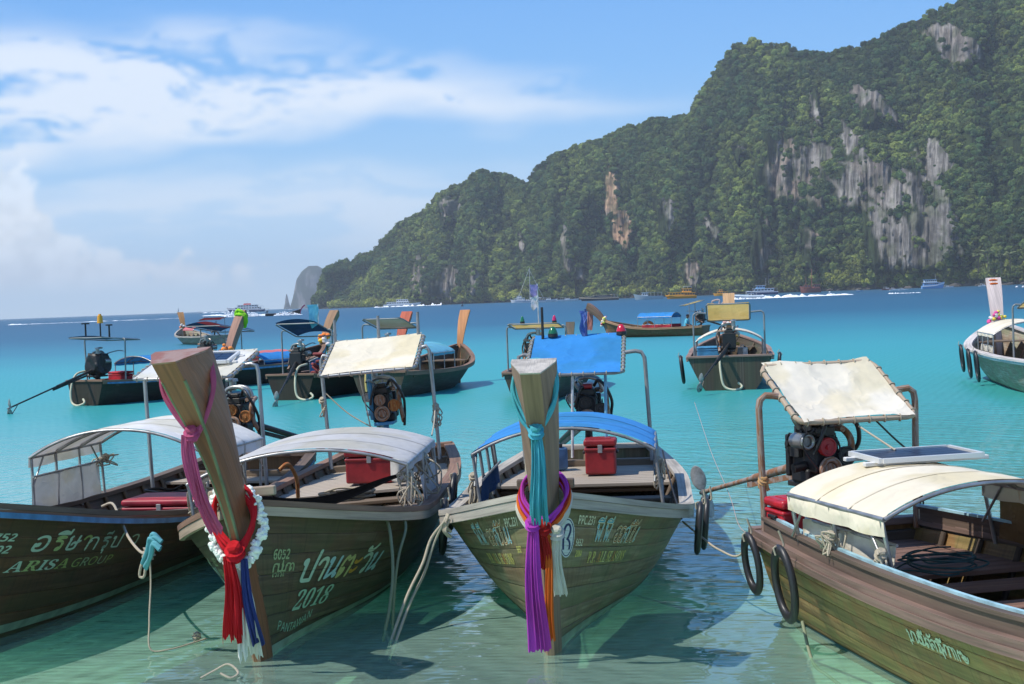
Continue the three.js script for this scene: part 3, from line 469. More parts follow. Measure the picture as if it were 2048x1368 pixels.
    if (cn.bands) cn.bands.forEach(([t0, t1, mat], i) => part(root, 'canopy', grid(30, 10, (s, t) => surf(s, lerp(t0, t1, t))), mat)); else part(root, 'canopy', grid(40, 30, surf), cn.mat);
    const rail = cn.rail ?? M.steel, rr = cn.r ?? .016;
    if (near) for (let k = 1; k < nb - 1; k++) { const sm = cn.mat.clone(); sm.color.multiplyScalar(.92); const s0 = k / (nb - 1), ds = .014 / Math.abs(x1 - x0); part(root, 'seam', grid(1, 30, (a, t) => { const p = surf(s0 + (a - .5) * 2 * ds, lerp(.01, .99, t)); p[1] += .0035; return p; }), sm); }
    for (let k = 0; k < nb; k++) { const x = lerp(x0, x1, k / (nb - 1)), pts = []; for (let i = 0; i <= 12; i++) { const m = i / 6 - 1; pts.push(V(x, y + arch(m) - .02, m * (w - .01) + cz)); } part(root, 'canopy_bow', tube(pts, rr, 24, 6), rail); }
    for (const s of [1, -1]) {
      part(root, 'canopy_rail', cyl(V(x0, y - .02, s * (w - .01) + cz), V(x1, y - .02, s * (w - .01) + cz), rr, rr, 7), rail);
      for (const x of cn.posts ?? [x0 + .03, (x0 + x1) / 2, x1 - .03]) { const hx = H.h(x / L); part(root, 'canopy_post', cyl(V(x, y - .02, s * (w - .01) + cz), V(x, hx - .05, s * (Math.min(H.b(x / L), w + .06) - .07)), rr, rr, 7), cn.postMat ?? rail); }
      if (near) for (const [a, b] of [[x1 - .03, x1 - .3], [x0 + .03, x0 + .3]]) part(root, 'brace', cyl(V(a, y - .32, s * (w - .02) + cz), V(b, y - .03, s * (w - .015) + cz), .011, .011, 6), rail);
    }
    for (const [s, xa, xb, ya, mat, yb] of cn.curtains ?? []) {
      part(root, 'side_curtain', grid(24, 8, (i, j) => { const x = lerp(xa, xb, i), z0 = Math.min(H.b(x / L), w + .04) - .06, top = ya + .012 * Math.sin(i * 25), bot = yb ?? H.h(x / L) + .0, zz = lerp(w - .02, z0, clamp((y - lerp(bot, top, j)) / (y - bot), 0, 1)); return [x, lerp(bot, top, j), s * (zz + .015 * Math.sin(i * 14 + j * 2)), x, j * .5]; }), mat);
      part(root, 'curtain_rail', cyl(V(xa, ya, s * (w - .03)), V(xb, ya, s * (w - .03)), .012, .012, 6), rail);
    }
  }
  // engine, long tail, motor roof
  const ex = o.ex ?? .75, ey = o.ey ?? 1.25; BOATS.last = null;
  if (o.engine !== 0) {
    const ez = o.ez ?? 0, e = engine(root, ex, ey, o.eng ?? {}); e.position.z = ez;
    part(root, 'engine_post', [cyl(V(ex, ey - .5, ez), V(ex, H.h(.05) - .2, ez), .07, .09, 12), bar(V(ex, H.h(.05) - .12, -H.wAt(ex, H.h(.05) - .12)), V(ex, H.h(.05) - .12, H.wAt(ex, H.h(.05) - .12)), .1, .14, .01)], o.postWood ?? inner);
    const s = o.shaft ?? [-3.2, -1.0, 0]; driveShaft(root, V(ex - .2, ey - .1, ez), V(ex + s[0], ey + s[1], s[2]), o.shaftMat);
  }
  const rf = o.roof;
  if (rf) {
    const { x0, x1, y0, y1, w } = rf, sag = rf.sag ?? .04, at = (s, t) => V(lerp(x0, x1, s), lerp(y0, y1, s) - sag * Math.sin(Math.PI * clamp(s * 1.02, 0, 1)) * Math.sin(Math.PI * t) + (rf.arch ?? 0) * (1 - Math.pow(2 * t - 1, 2)), lerp(-w, w, t)), zc = rf.z ?? 0;
    const sc = rf.scallop ?? .05, cl = rf.inset ?? .03;
    const cloth = (s, t) => { const ps = lerp(cl / (x1 - x0), 1 - cl / (x1 - x0), s), e = sc * Math.sin(Math.PI * clamp(t, 0, 1)), pt = lerp(cl / 2 / w, 1 - cl / 2 / w, t), q = at(lerp(ps, lerp(ps, .5, e * 1.2), Math.abs(2 * s - 1)), pt); const wr = (rf.wrinkle ?? .012) * (fbm(s * 5 + 3, t * 4, 4, o.seed ?? 7) - .5); return [q.x, q.y + .022 + wr, q.z + zc, q.x, q.z]; };
    if (rf.bands) rf.bands.forEach(([t0, t1, mat]) => part(root, 'motor_roof', grid(20, 8, (s, t) => cloth(s, lerp(t0, t1, t))), mat)); else part(root, 'motor_roof', grid(36, 36, cloth), rf.mat);
    const fr = bent([at(0, 0), at(1, 0), at(1, 1), at(0, 1)].map((p) => p.add(V(0, sag * 0 + .0, zc))), .09, true), rm = rf.rail ?? M.steel, rr = rf.r ?? .019;
    part(root, 'roof_frame', polytube(fr, rr, 8, true), rm);
    if (near) { const rings = [], n = fr.length; let acc = 0; for (let i = 0; i < n; i++) { const a = fr[i], b = fr[(i + 1) % n], l = a.distanceTo(b), d = b.clone().sub(a).normalize(); for (let q = .13 - acc; q < l; q += .13) rings.push(new THREE.TorusGeometry(rr * 1.25, .006, 5, 10).applyQuaternion(new THREE.Quaternion().setFromUnitVectors(V(0, 0, 1), d)).translate(a.x + d.x * q, a.y + d.y * q, a.z + d.z * q)); acc = (acc + l) % .13; } part(root, 'lacing', rings, M.rope).userData.kind = 'stuff'; }
    const px = rf.px ?? (x0 + x1) / 2, pw = rf.pw ?? w + .14, py = lerp(y0, y1, (px - x0) / (x1 - x0)) - .01;
    for (const s of rf.sides ?? [1, -1]) { const hz = Math.min(pw, H.b(px / L) - .06); part(root, 'roof_post', polytube(bent([V(px, py, s * w + zc), V(px, py + .03, s * pw + zc * .5), V(px + (rf.lean ?? 0), H.h(px / L) - .05, s * hz)], .12), rr * 1.25, 9), rf.postMat ?? rm); }
    for (const [a, b, mat, r] of rf.struts ?? []) part(root, 'roof_strut', cyl(V(...a), V(...b), r ?? .02, r ?? .02, 8), mat);
    rf.at = at;
  }
  root.updateMatrixWorld(true);
  const B = { root, H, L, C, Fw, ring, w: (p) => root.localToWorld((p.isVector3 ? p : V(...p)).clone()), canopy: cn, roof: rf, rimAt: (x, s) => H.P(x / L, 0, s) };
  return B;
}
// geometry made in a boat's own axes -> a thing of its own standing in the world
function aboard(B, name, label, category, group) {
  const o = thing(name, label, category, [0, 0, 0], 0, group), m = B.root.matrixWorld;
  return { o, add(pn, geos, mat, lab) { return part(o, pn, merged(geos).clone().applyMatrix4(m), mat, lab); }, done() { return settle(o); } };
}
function cooler(B, x, y, z, w, h, d, mat, label, turn = 0, lidMat) {
  const p = B.w([x, y, z]), t = thing('cool_box', label, 'cool box', [p.x, p.y, p.z], B.root.rotation.y + turn);
  part(t, 'body', [box(w, h * .76, d, 0, h * .38, 0, .025), box(w + .02, h * .10, d + .02, 0, h * .70, 0, .02)], mat);
  part(t, 'lid', [box(w + .03, h * .20, d + .03, 0, h * .885, 0, .03), box(w * .7, h * .03, d * .7, 0, h * .99, 0, .01)], lidMat ?? mat);
  part(t, 'handle', [1, -1].map((s) => box(.14, .03, .03, 0, h * .6, s * (d / 2 + .015), .01)), M.black);
  part(t, 'latch', box(.02, .09, .05, w / 2 + .012, h * .72, 0, .006), M.galv);
  return t;
}
function tyre(pos, R, r, rotY, label, group, tilt = 0, oval = 1.25, ropeTo) {
  const t = thing('tyre_fender', label, 'tyre', pos, rotY, group); t.rotation.z = tilt;
  const g = new THREE.TorusGeometry(R, r, 12, 36); g.scale(.8, oval, .8);
  part(t, 'tyre_casing', g, M.rubber);
  const y0 = R * oval; part(t, 'hanging_rope', tube([[0, y0 - .03, r * .9], [0, y0 + .03, r], [0, y0 + .02, -r], [0, y0 + .14, -.02]], .009, 14, 5), M.rope);
  return t;
}
function hang(top, ax, len, w0, w1, folds, depth, rag = .04, seed = 1, sway = V(0, 0, 0), up = V(0, 1, 0)) {  // pleated cloth hanging from a point
  const n = V(0, 0, 0).crossVectors(ax, up).normalize();
  return grid(folds * 14, 26, (u, v) => { const l = len * (1 - rag * 2 * Math.abs(vn(u * folds * 2.3, 1, seed) - .3)), y = v * l, k = .35 + .65 * sst(0, .5, v), f = 2.8 * (fbm(u * folds * 1.5 + seed * 3.1, v * 1.1 + seed, 3, seed) - .5) + .35 * Math.sin(u * folds * 6.283 + 3 * vn(v * 2, seed, 3)); return top.clone().addScaledVector(ax, (u - .5) * lerp(w0, w1, Math.pow(v, .8)) + .01 * Math.sin(v * 5 + seed)).addScaledVector(up, -y).addScaledVector(n, depth * f * k + .5 * depth * vn(u * 9, v * 4, seed)).addScaledVector(sway, v * v).toArray().concat([u * w1 * 2, v * len]); });
}
function strands(pts, r, k, spread, seed, closed = false) {      // a twist of cloth: several soft strands side by side
  const q = rng(seed), out = [];
  for (let i = 0; i < k; i++) { const a = i / k * 6.283 + q(), o = V(Math.cos(a) * spread * .35, Math.sin(a) * spread, Math.cos(a + 1) * spread * .35); out.push(tube(pts.map((p, j) => p.clone().add(o).add(V((q() - .5) * r * .7, (q() - .5) * r * .7, (q() - .5) * r * .7))), r, pts.length * 6, 7, closed)); }
  return out;
}
function knot(p, r) { const g = new THREE.IcosahedronGeometry(r, 3), a = g.attributes.position; for (let i = 0; i < a.count; i++) { const v = V().fromBufferAttribute(a, i), k = .8 + .5 * Math.abs(Math.sin(v.y / r * 5 + v.x / r * 3)); a.setXYZ(i, v.x * k, v.y * 1.15 * k, v.z * k); } g.computeVertexNormals(); return g.translate(p.x, p.y, p.z); }
function rope(name, label, pts, r, mat, extra = [], cat = 'rope', group) {
  const t = thing(name, label, cat, [0, 0, 0], 0, group); part(t, 'strand', tube(pts, r, pts.length * 9, 7), mat);
  extra.forEach(([n, g, m]) => part(t, n, g, m ?? mat)); return settle(t);
}

// ---------------------------------------------------------------- hand-painted lettering
const GLYPH = {                                                  // brush strokes in a 10 x 10 box, baseline at 10
  k: ['M1.5 10L1.5 4.6Q1.4 .8 5 .8Q8.6 .8 8.6 4.6L8.6 10M1.5 4.8L3 3.4', 10], o: ['M3.4 5.6Q4.6 4.6 4.2 6.4Q2 7.2 2 5.6L2 8Q2.4 9.8 5 9.8Q8.8 9.6 8.8 5.4Q8.8 .8 5 .8Q3 .8 1.8 2.2', 10], r: ['M2 1.6Q4.6 .3 7.4 1.5M7 1.5Q3 1.8 2.6 3.8Q7.2 3.2 7.2 6.6L7 8.6Q6.4 10 5 9.7Q4.2 8.8 5.6 8.2', 8.6],
  ii: ['M-8.6 -.9Q-5 -4.2 -1 -.9L-8.6 -.9M-1 -.9L-.6 -3.6', 0], s: ['M2.6 1Q1 2.2 2.4 3L2.6 8.6Q3 9.8 5 9.8Q8 9.6 8 8L8 .8M4.8 6.4Q5.6 4 7 5.4L9.8 4.2', 10], aa: ['M1.4 3Q2 .8 4 .8Q6.2 1 6.2 4L6.2 10', 7.4], u: ['M-4 10.8Q-5 11.6 -3.2 11.6L-3.2 13.6', 0], tri: ['M-7 -1.6Q-6 -3.4 -5 -1.8Q-4 -3.2 -3 -1.6L-2.6 -3.6', 0],
  p: ['M2.8 2.6Q1 2.8 1.4 1.4Q2.6 .4 2.8 2L2.8 8.4Q2.8 9.7 4.4 9.7L8.4 9.7L8.4 -2.6', 10], n: ['M2.6 2.6Q.8 2.4 1.4 1.2Q2.6 .6 2.6 2L2.6 9.6Q5.4 8.8 7.6 6.2M7.6 .8L7.6 8.4Q7.8 9.8 9 9.2Q9.4 8.2 7.6 8.4', 10], t: ['M2.2 10Q.6 2.2 3.2 .8L5.2 2.4L7 .8Q9 2 8.8 10M2.4 10Q5.4 8.6 4.2 6.6Q3 6 3.4 7.6', 10], a: ['M1.4 3.6Q3 5.2 5.4 2.8M1.4 8Q3 9.6 5.4 7.2', 6], w: ['M1.8 2.2Q4.4 -.2 6.6 1.2Q8 2.4 8 5L8 8.6Q7.8 10 6.4 9.7Q5.6 8.8 7.2 8.2', 9.4],
  an: ['M-7 -1.2Q-8.4 -2 -7 -2.8Q-5.6 -2.2 -6.4 -1.2Q-3 -.8 -1.2 -3.8', 0], ph: ['M2.8 2.4Q1 2.6 1.4 1.2Q2.6 .6 2.6 2L3.2 9.6L5.4 4.4L7.4 9.6L9 .8', 10.6], l: ['M2.2 10Q.8 6.4 3 4.8Q5.4 4 5.4 7.2M1.8 2.4Q3.6 .7 6 .8Q8.6 1.2 8.6 5L8.6 10', 10], z: ['M2.8 2.6Q1 2.6 1.6 1.2Q3 .6 3 2.4Q4.6 3.6 3 5.4L3 8.6Q3.2 9.8 5 9.8Q8.2 9.8 8.2 7L8.2 3.2L9.8 .8', 10.4], y: ['M-5 -1.6L-4.6 -3.8', 0], e: ['M2.6 .8L2.6 8.6Q2.8 10 4.2 9.4Q4.2 8.4 2.8 8.6', 4.8], d: ['M2.4 10Q1 3 4.6 .9Q9 1.4 8.8 10M2.6 10Q5.4 8.4 4.4 6.4Q3.2 6 3.4 7.4', 10], m: ['M2.4 2.4Q1 2.2 1.4 1Q2.6 .6 2.6 2L2.6 8.6Q1.2 8.8 1.4 9.8Q2.8 10 2.6 8.6Q6 9.4 8 8.6L8 .8', 9.6], '.': ['M1.6 9.6L1.7 9.6', 3.4], ' ': ['', 6], 3: ['M2 10Q.8 2 3.2 1L5 3.4L6.8 1Q9 2 8.6 6.6Q7 7.6 6.8 5.8', 10], 1: ['M5 5.4Q4 6.4 5.4 7Q7 6 6.2 4.4Q3.4 3.4 2.4 6Q2.6 9.4 5.6 9.6Q8.8 9 9 4.6', 10],
};
function brush(ctx, word, x, y, h, lw, col, slant = -0.22, adv = 1) {
  ctx.save(); ctx.translate(x, y); ctx.transform(1, 0, slant, 1, 0, 0); const k = h / 10; ctx.scale(k, k); ctx.lineWidth = lw / k; ctx.lineCap = 'round'; ctx.lineJoin = 'round'; let i = 0;
  for (const g of word) { const [p, w] = GLYPH[g]; ctx.strokeStyle = Array.isArray(col) ? col[Math.floor(i++) % col.length] : col; if (p) { ctx.save(); ctx.translate(0, -10); ctx.stroke(new Path2D(p)); ctx.restore(); } ctx.translate(w * adv, 0); }
  ctx.restore();
}
function latin(ctx, str, x, y, h, col, font = 'bold', fam = 'sans-serif', slant = 0, sx = 1, arc = 0) {
  ctx.save(); ctx.translate(x, y); ctx.font = font + ' ' + h + 'px ' + fam; let i = 0;
  for (const c of str) { ctx.save(); ctx.fillStyle = Array.isArray(col) ? col[i++ % col.length] : col; if (arc) { const q = i++; ctx.translate(0, arc * Math.sin(q / (str.length - 1) * Math.PI)); ctx.rotate((arc * .9 / h) * Math.cos(q / (str.length - 1) * Math.PI) * .4); } ctx.transform(sx, 0, slant, 1, 0, 0); ctx.fillText(c, 0, 0); const w = ctx.measureText(c).width; ctx.restore(); ctx.translate(w * sx, 0); }
  ctx.restore();
}
function signMat(w, h, draw, worn = 0.5, seed = 1, rough = 0.7) {  // paint on wood: a colour sheet and the mask of where the paint still holds
  const a = document.createElement('canvas'), b = document.createElement('canvas'); a.width = b.width = w; a.height = b.height = h;
  const ca = a.getContext('2d'), cb = b.getContext('2d'); ca.fillStyle = '#aab8a0'; ca.fillRect(0, 0, w, h); cb.fillStyle = '#000'; cb.fillRect(0, 0, w, h);
  draw(ca, (c) => c); draw(cb, () => '#fff');
  const q = rng(seed); for (let i = 0; i < worn * 500; i++) { cb.fillStyle = 'rgba(0,0,0,' + (0.25 + 0.55 * q()) + ')'; cb.fillRect(q() * w, q() * h, 4 + q() * 40, 0.8 + q() * 2.2); }
  cb.fillStyle = '#000'; for (let i = 1; i < 6; i++) cb.fillRect(0, h * i / 6 + q() * 8, w, 1.5);
  const ta = new THREE.CanvasTexture(a), tb = new THREE.CanvasTexture(b); ta.colorSpace = THREE.SRGBColorSpace;
  return new THREE.MeshStandardMaterial({ map: ta, alphaMap: tb, transparent: true, roughness: rough, side: THREE.DoubleSide });
}

// ---------------------------------------------------------------- the fleet
const C_ = { white: clothM([.80, .80, .79], .22), grey: clothM([.60, .60, .60], .22), cream: clothM([.82, .75, .60], .10), ivory: clothM([.82, .76, .64], .10), old: clothM([.70, .66, .56], .12), blue: clothM([.045, .27, .66], .12), navy: clothM([.02, .06, .16], .1), sky: clothM([.16, .50, .68], .2), redc: clothM([.55, .06, .08], .15), pinkc: clothM([.72, .20, .22], .2), ochre: clothM([.78, .56, .20], .55), tan: clothM([.48, .44, .35], .15), brown: clothM([.22, .13, .06], .1), green: clothM([.35, .8, .05], .2), purple: clothM([.44, .06, .47], .12, .006), orange: clothM([.72, .16, .03], .12, .006), crimson: clothM([.60, .02, .03], .12, .006), blood: clothM([.36, .02, .02], .12, .006), rose: clothM([.66, .14, .30], .4, .004), aqua: clothM([.09, .45, .58], .15, .006), indigo: clothM([.035, .05, .20], .12, .006), linen: clothM([.62, .62, .58], .15, .006), snow: clothM([.78, .78, .76], .15, .006), blk: clothM([.012, .012, .013], 0, .01), lace: clothM([.75, .6, .6], .3) };
const W_ = { b1: [hullM([.17, .095, .05]), hullM([.145, .08, .045]), hullM([.19, .105, .055])], b2: [hullM([.20, .155, .105]), hullM([.18, .14, .095]), hullM([.22, .17, .115])], b3: [hullM([.38, .33, .23]), hullM([.35, .30, .21]), hullM([.42, .365, .255])], b4: [hullM([.50, .35, .16]), hullM([.45, .32, .145]), hullM([.56, .40, .18])], dark: [hullM([.07, .05, .037])], grey: [hullM([.16, .14, .115])], brown: [hullM([.17, .115, .075])], pale: [hullM([.62, .58, .53])] };
const R_ = { grey: woodM([.52, .47, .40]), brown: woodM([.30, .17, .11]), redwood: woodM([.36, .23, .18]), rail4: woodM([.25, .165, .13], .6, .008), tan: woodM([.55, .42, .30]), dark: woodM([.16, .11, .08]), inner: woodM([.22, .155, .10]), innerD: woodM([.12, .085, .06]), bench: woodM([.27, .15, .11]), deck: woodM([.50, .42, .33]), prowRed: woodM([.31, .115, .055], .36), prowGrey: woodM([.29, .185, .12], .7), white: woodM([.78, .77, .74]), orange: woodM([.58, .26, .10]), redp: woodM([.55, .12, .06]), bottom: hullM([.045, .045, .04]), bottomB: hullM([.035, .13, .24]), green: paintM([.33, .42, .33]), pblue: paintM([.09, .29, .55]), plight: paintM([.45, .72, .80]), endgrain: std({ color: [.46, .27, .18], map: rep(T.rust, 1.1, 1.1), bumpMap: rep(T.wood, 3, 3), bumpScale: .006, roughness: .4 }), endgrey: std({ color: [.62, .57, .50], map: rep(T.grime, 3, 3), bumpMap: rep(T.wood, 3, 3), bumpScale: .008, roughness: .85 }), blueM: paintM([.07, .33, .62], .4), skyM: paintM([.22, .55, .78], .4) };

// 1: dark boat on the left, its bow out of the picture
const B1 = longtail({
  near: true, bow: [-5.08, -10.9], stern: [-3.3, -20.74], B: 0.97, hb: 1.5, hm: .56, hs: .72, sheer: [6.6, 1.6], seed: 1, label: 'dark brown longtail boat with white canopy and blue edge line, lettered ARISA GROUP',
  wood: W_.b1, rim: R_.dark, rub: R_.brown, line: [.045, .045, .012, -.075], lineMat: R_.pblue, inner: R_.inner, deck: R_.deck, bottom: R_.bottom, bottomFrom: 7, stripe: [.06, .15, R_.green],
  canopy: { x0: 2.7, x1: 4.45, w: .97, y: 1.17, rise: .27, mat: C_.white, rail: M.steel, hem: .12, bows: 4, posts: [2.75, 3.3, 3.86, 4.41], curtains: [[1, 2.8, 4.43, .95, C_.grey]] },
  roof: { x0: 2.4, x1: 1.35, y0: 1.84, y1: 2.1, w: .6, z: .1, mat: C_.white, px: 1.9, pw: .71, rail: M.steel, sag: .05, scallop: .06 }, ex: .8, ey: 1.3, eng: { k: .82 }, shaft: [-3.0, -1.0, -1.2], thwarts: [1.5, 2.6, 4.6, 5.4], sternDeck: [.05, 1.2],
});
// 2: the boat with the garland
const B2 = longtail({
  near: true, bow: [-1.96, -11.85], stern: [-1.5, -20.6], heel: .06, B: .99, hb: 1.2, hm: .68, hs: .74, seed: 2, label: 'brown longtail boat lettered PANTAWAN 2018 with a tall reddish prow and pale grey canopy',
  wood: W_.b2, rim: R_.brown, rub: R_.tan, inner: R_.inner, deck: R_.deck, bottom: R_.bottom, bottomFrom: 7, stripe: [-.02, .045, R_.green], prowMat: R_.prowRed, prowTop: R_.endgrain, prowEdge: paintM([.2, .25, .14]), crossMat: R_.tan, crossW: .5,
  prow: { x: 1.03, y: 2.31, z: .14, pw: 1.9, wb: [.075, .195], wf: [.025, .08], dp: [.20, .38], cut: -.66, bend: .45 },
  canopy: { x0: 4.4, x1: 6.7, w: .98, y: 1.17, rise: .2, mat: C_.grey, hem: .07, bows: 4, posts: [4.45, 5.5, 6.66], curtains: [[1, 4.7, 6.6, .98, C_.tan], [-1, 4.5, 5.7, .95, C_.grey]] },
  roof: { x0: 1.9, x1: .6, y0: 1.82, y1: 2.18, w: .57, mat: C_.cream, px: 1.1, pw: .67, rail: M.steel, scallop: .07, sides: [1, -1], struts: [[[1.1, 2.0, .1], [.85, 1.2, .14], R_.blueM, .03]] }, ex: .75, ey: 1.37, eng: { k: .8, bracket: R_.skyM, cap: M.rustcap, red: M.rusty, mount: R_.blueM }, shaft: [-3.4, -1.1, .9],
  thwarts: [3.4, 4.2, 5.0, 5.8], sternDeck: [.05, 3.1],
});
// 3: the boat in the middle
const B3 = longtail({
  near: true, bow: [.21, -11.7], stern: [.94, -19.7], B: 1.03, hb: 1.2, hm: .70, hs: .76, seed: 3, label: 'grey-green longtail boat with blue canopy and blue motor roof, coloured sashes on its prow',
  wood: W_.b3, rim: R_.grey, rub: R_.grey, upper: null, inner: R_.inner, deck: R_.deck, bottom: R_.bottom, bottomFrom: 7, stripe: [-.02, .06, R_.green], prowMat: R_.prowGrey, prowTop: R_.endgrey, crossMat: R_.dark, crossW: .42,
  prow: { x: .87, y: 2.14, wb: [.068, .155], wf: [.024, .068], dp: [.2, .34], cut: -.62, bend: .5 },
  canopy: { x0: 3.0, x1: 4.9, w: .86, z: .06, y: 1.19, rise: .22, mat: C_.blue, hem: .05, bows: 4, rail: M.galv, posts: [3.05, 3.7, 4.3, 4.86], curtains: [[1, 3.1, 4.8, .92, C_.navy]] },
  roof: { x0: 1.75, x1: .45, y0: 1.74, y1: 2.13, w: .55, z: .1, mat: C_.blue, px: 1.05, pw: .74, rail: M.galv, scallop: .02, sag: .02, struts: [[[1.7, 1.74, .12], [1.75, .8, .15], M.white, .016], [[1.6, 1.78, -.25], [1.7, .8, -.23], R_.skyM, .018]] }, ex: .75, ey: 1.3, eng: { k: .85, red: M.iron, cap: M.iron, cover: M.redcap, filter: M.alloy }, shaft: [-3.3, -1.1, 1.0],
  thwarts: [2.3, 3.2, 4.0, 4.8, 5.4], sternDeck: [.05, 2.6],
});
// 4: the boat on the right, stern towards the middle
const B4 = longtail({
  near: true, bow: [4.78, -3.88], stern: [2.55, -12.9], B: .98, hb: 1.3, hm: .68, hs: .69, sheer: [5.6, 1.7], seed: 4, label: 'brown longtail boat at the right edge with cream canopy, solar panel and open benches',
  wood: W_.b4, rim: R_.rail4, rimW: .09, rubH: .05, rubY: -.055, rub: R_.rail4, upper: R_.dark, line: [-.09, .02, .03, .14], lineMat: R_.plight, inner: R_.innerD, thwartMat: R_.bench, deck: R_.bench, bottom: R_.bottomB, bottomFrom: 7, stripe: [-.05, .04, R_.bottomB],
  canopy: { x0: 1.1, x1: 2.6, w: .79, z: .09, y: 1.13, rise: .19, mat: C_.cream, hem: .13, sag: .025, bows: 4, posts: [1.13, 1.8, 2.56], curtains: [[1, 1.15, 2.55, .93, C_.old], [-1, 1.2, 2.56, 1.0, C_.brown]] },
  roof: { x0: .5, x1: -.25, y0: 1.57, y1: 1.98, w: .5, mat: C_.ivory, px: .14, pw: .68, rail: R_.tan, r: .022, postMat: M.rusty, scallop: .06, wrinkle: .05 }, ex: .05, ey: 1.28, ez: .17, eng: { k: .85, red: M.redcap, cap: M.iron, swing: .12, tiller: 0 }, shaft: [-3.4, -.70, -.14], shaftMat: M.rusty,
  thwarts: [1.9, 2.6, 3.3, 4.0, 4.7], sternDeck: [.05, 1.5], floorY: .1,
});
// farther out
const far_ = (o) => longtail({ rim: R_.brown, inner: R_.innerD, deck: R_.inner, wood: W_.dark, cross: 0, ...o, group: undefined });
const M1 = far_({ bow: [-9.3, -51.5], stern: [-12.4, -46.3], B: 1.0, hb: 1.15, seed: 11, label: 'black-hulled longtail boat with a covered engine and red box, leftmost of those moored beyond', line: [.05, .05, .012, -.07], lineMat: R_.pblue, prow: { x: 1.1, y: 2.5, wb: [.08, .17] }, prowMat: woodM([.40, .22, .16]), prowEdge: R_.white, roof: { x0: 1.6, x1: .1, y0: 1.84, y1: 1.96, w: .72, arch: .04, mat: C_.navy, pw: .82, rail: M.galv }, ex: .55, ey: 1.12, eng: { cowl: M.black }, shaft: [-3.6, -.95, .25], canopy: { x0: 2.0, x1: 3.6, w: .8, y: 1.15, rise: .2, mat: C_.blue, curtains: [] } });
const M2 = far_({ bow: [-7.2, -60], stern: [-11.2, -53], B: 1.05, seed: 12, label: 'dark longtail boat with a red and blue striped canopy, behind the white motor roof', line: [.05, .06, .012, -.07], lineMat: R_.pblue, prow: { x: 1.1, y: 2.35, wb: [.08, .2] }, prowMat: woodM([.34, .20, .11]), ex: 1.6, roof: { x0: 3.3, x1: 1.5, y0: 1.85, y1: 2.1, w: .8, arch: .14, bands: [[0, .3, C_.navy], [.3, .7, C_.redc], [.7, 1, C_.navy]], mat: C_.redc, pw: .9, rail: M.galv }, canopy: { x0: 3.5, x1: 5.6, w: .95, y: .84, rise: .3, bands: [[0, .7, C_.pinkc], [.7, 1, C_.blue]], curtains: [[1, 3.6, 5.4, .8, C_.navy]] }, shaft: [-4.4, -1.1, .3] });
const M3 = far_({ bow: [-3.8, -53], stern: [-6.3, -45.2], B: 1.03, seed: 13, label: 'dark longtail boat with navy motor roof and red prow, behind the cream roof', prow: { x: 1.1, y: 2.22, wb: [.08, .19] }, prowMat: R_.redp, roof: { x0: 1.9, x1: .5, y0: 1.75, y1: 2.15, w: .66, arch: .12, mat: C_.navy, pw: .8, rail: M.galv }, ex: .6, ey: 1.15, shaft: [-3.2, -1.0, .8], canopy: { x0: 3.2, x1: 5.2, w: .9, y: .98, rise: .2, mat: C_.blue, curtains: [[-1, 3.2, 5.1, .9, C_.blue]] } });
const M4 = far_({ bow: [-1.75, -51.5], stern: [-3.75, -44.6], B: 1.12, hb: 1.25, seed: 14, label: 'brown longtail boat with a pale turquoise canopy and tall orange prow', wood: W_.grey, inner: R_.inner, rim: R_.brown, prow: { x: 1.0, y: 2.25, wb: [.07, .17], dp: [.16, .24], pw: 1.6 }, prowMat: R_.orange, roof: { x0: 1.7, x1: .4, y0: 1.9, y1: 2.2, w: .6, mat: C_.tan, pw: .85, rail: M.galv }, ex: .6, ey: 1.25, shaft: [-2.8, -1.2, .9], canopy: { x0: 2.2, x1: 4.2, w: .88, y: 1.15, rise: .28, mat: C_.sky, curtains: [] } });
const M5 = far_({ bow: [1.75, -49.5], stern: [.5, -41], B: 1.08, hb: 1.0, seed: 15, label: 'dark green-hulled longtail boat largely hidden behind the blue motor roof', wood: W_.grey, prow: { x: .8, y: 1.72, wb: [.08, .14] }, roof: { x0: 1.7, x1: .3, y0: 1.82, y1: 1.96, w: .66, mat: C_.ochre, pw: .78, rail: M.galv }, ex: .6, ey: 1.3, shaft: [-3.0, -1.15, .65] });
const M6 = far_({ bow: [6.1, -101], stern: [11.9, -98], B: 1.0, hb: 1.1, hm: .55, hs: .6, seed: 16, label: 'brown longtail boat with a blue canopy and a seated person, beyond the other boats', wood: [hullM([.36, .21, .11])], inner: R_.inner, rim: woodM([.5, .28, .15]), prow: { x: 1.4, y: 2.0, wb: [.08, .2], dp: [.2, .5] }, prowMat: R_.brown, roof: { x0: 1.5, x1: .2, y0: 1.85, y1: 2.15, w: .5, mat: C_.ochre, pw: .5, rail: M.galv }, ex: .3, ey: 1.1, shaft: [-2.2, -.8, .2], canopy: { x0: 1.9, x1: 4.2, w: .8, y: 1.25, rise: .25, mat: C_.blue, curtains: [[1, 1.9, 3.9, .75, C_.redc], [-1, 1.9, 3.9, .75, C_.redc]] } });
const M7 = far_({ bow: [6.95, -51], stern: [5.74, -42.3], B: 1.15, hb: 1.3, hs: .9, hm: .8, bs: .9, seed: 17, label: 'grey-brown longtail boat seen from astern with a yellow motor roof and light blue cool box', wood: W_.grey, inner: R_.inner, rim: R_.redwood, prow: { x: 1.0, y: 2.45, wb: [.1, .19] }, prowMat: woodM([.66, .40, .2]), roof: { x0: 1.5, x1: .3, y0: 1.82, y1: 2.28, w: .58, mat: C_.ochre, px: .9, pw: .95, rail: M.galv }, ex: .55, ey: 1.32, eng: { bracket: C_.ochre }, shaft: [-2.4, -1.0, -.75], canopy: { x0: 2.6, x1: 4.8, w: .95, y: 1.25, rise: .3, mat: C_.ivory, curtains: [] } });
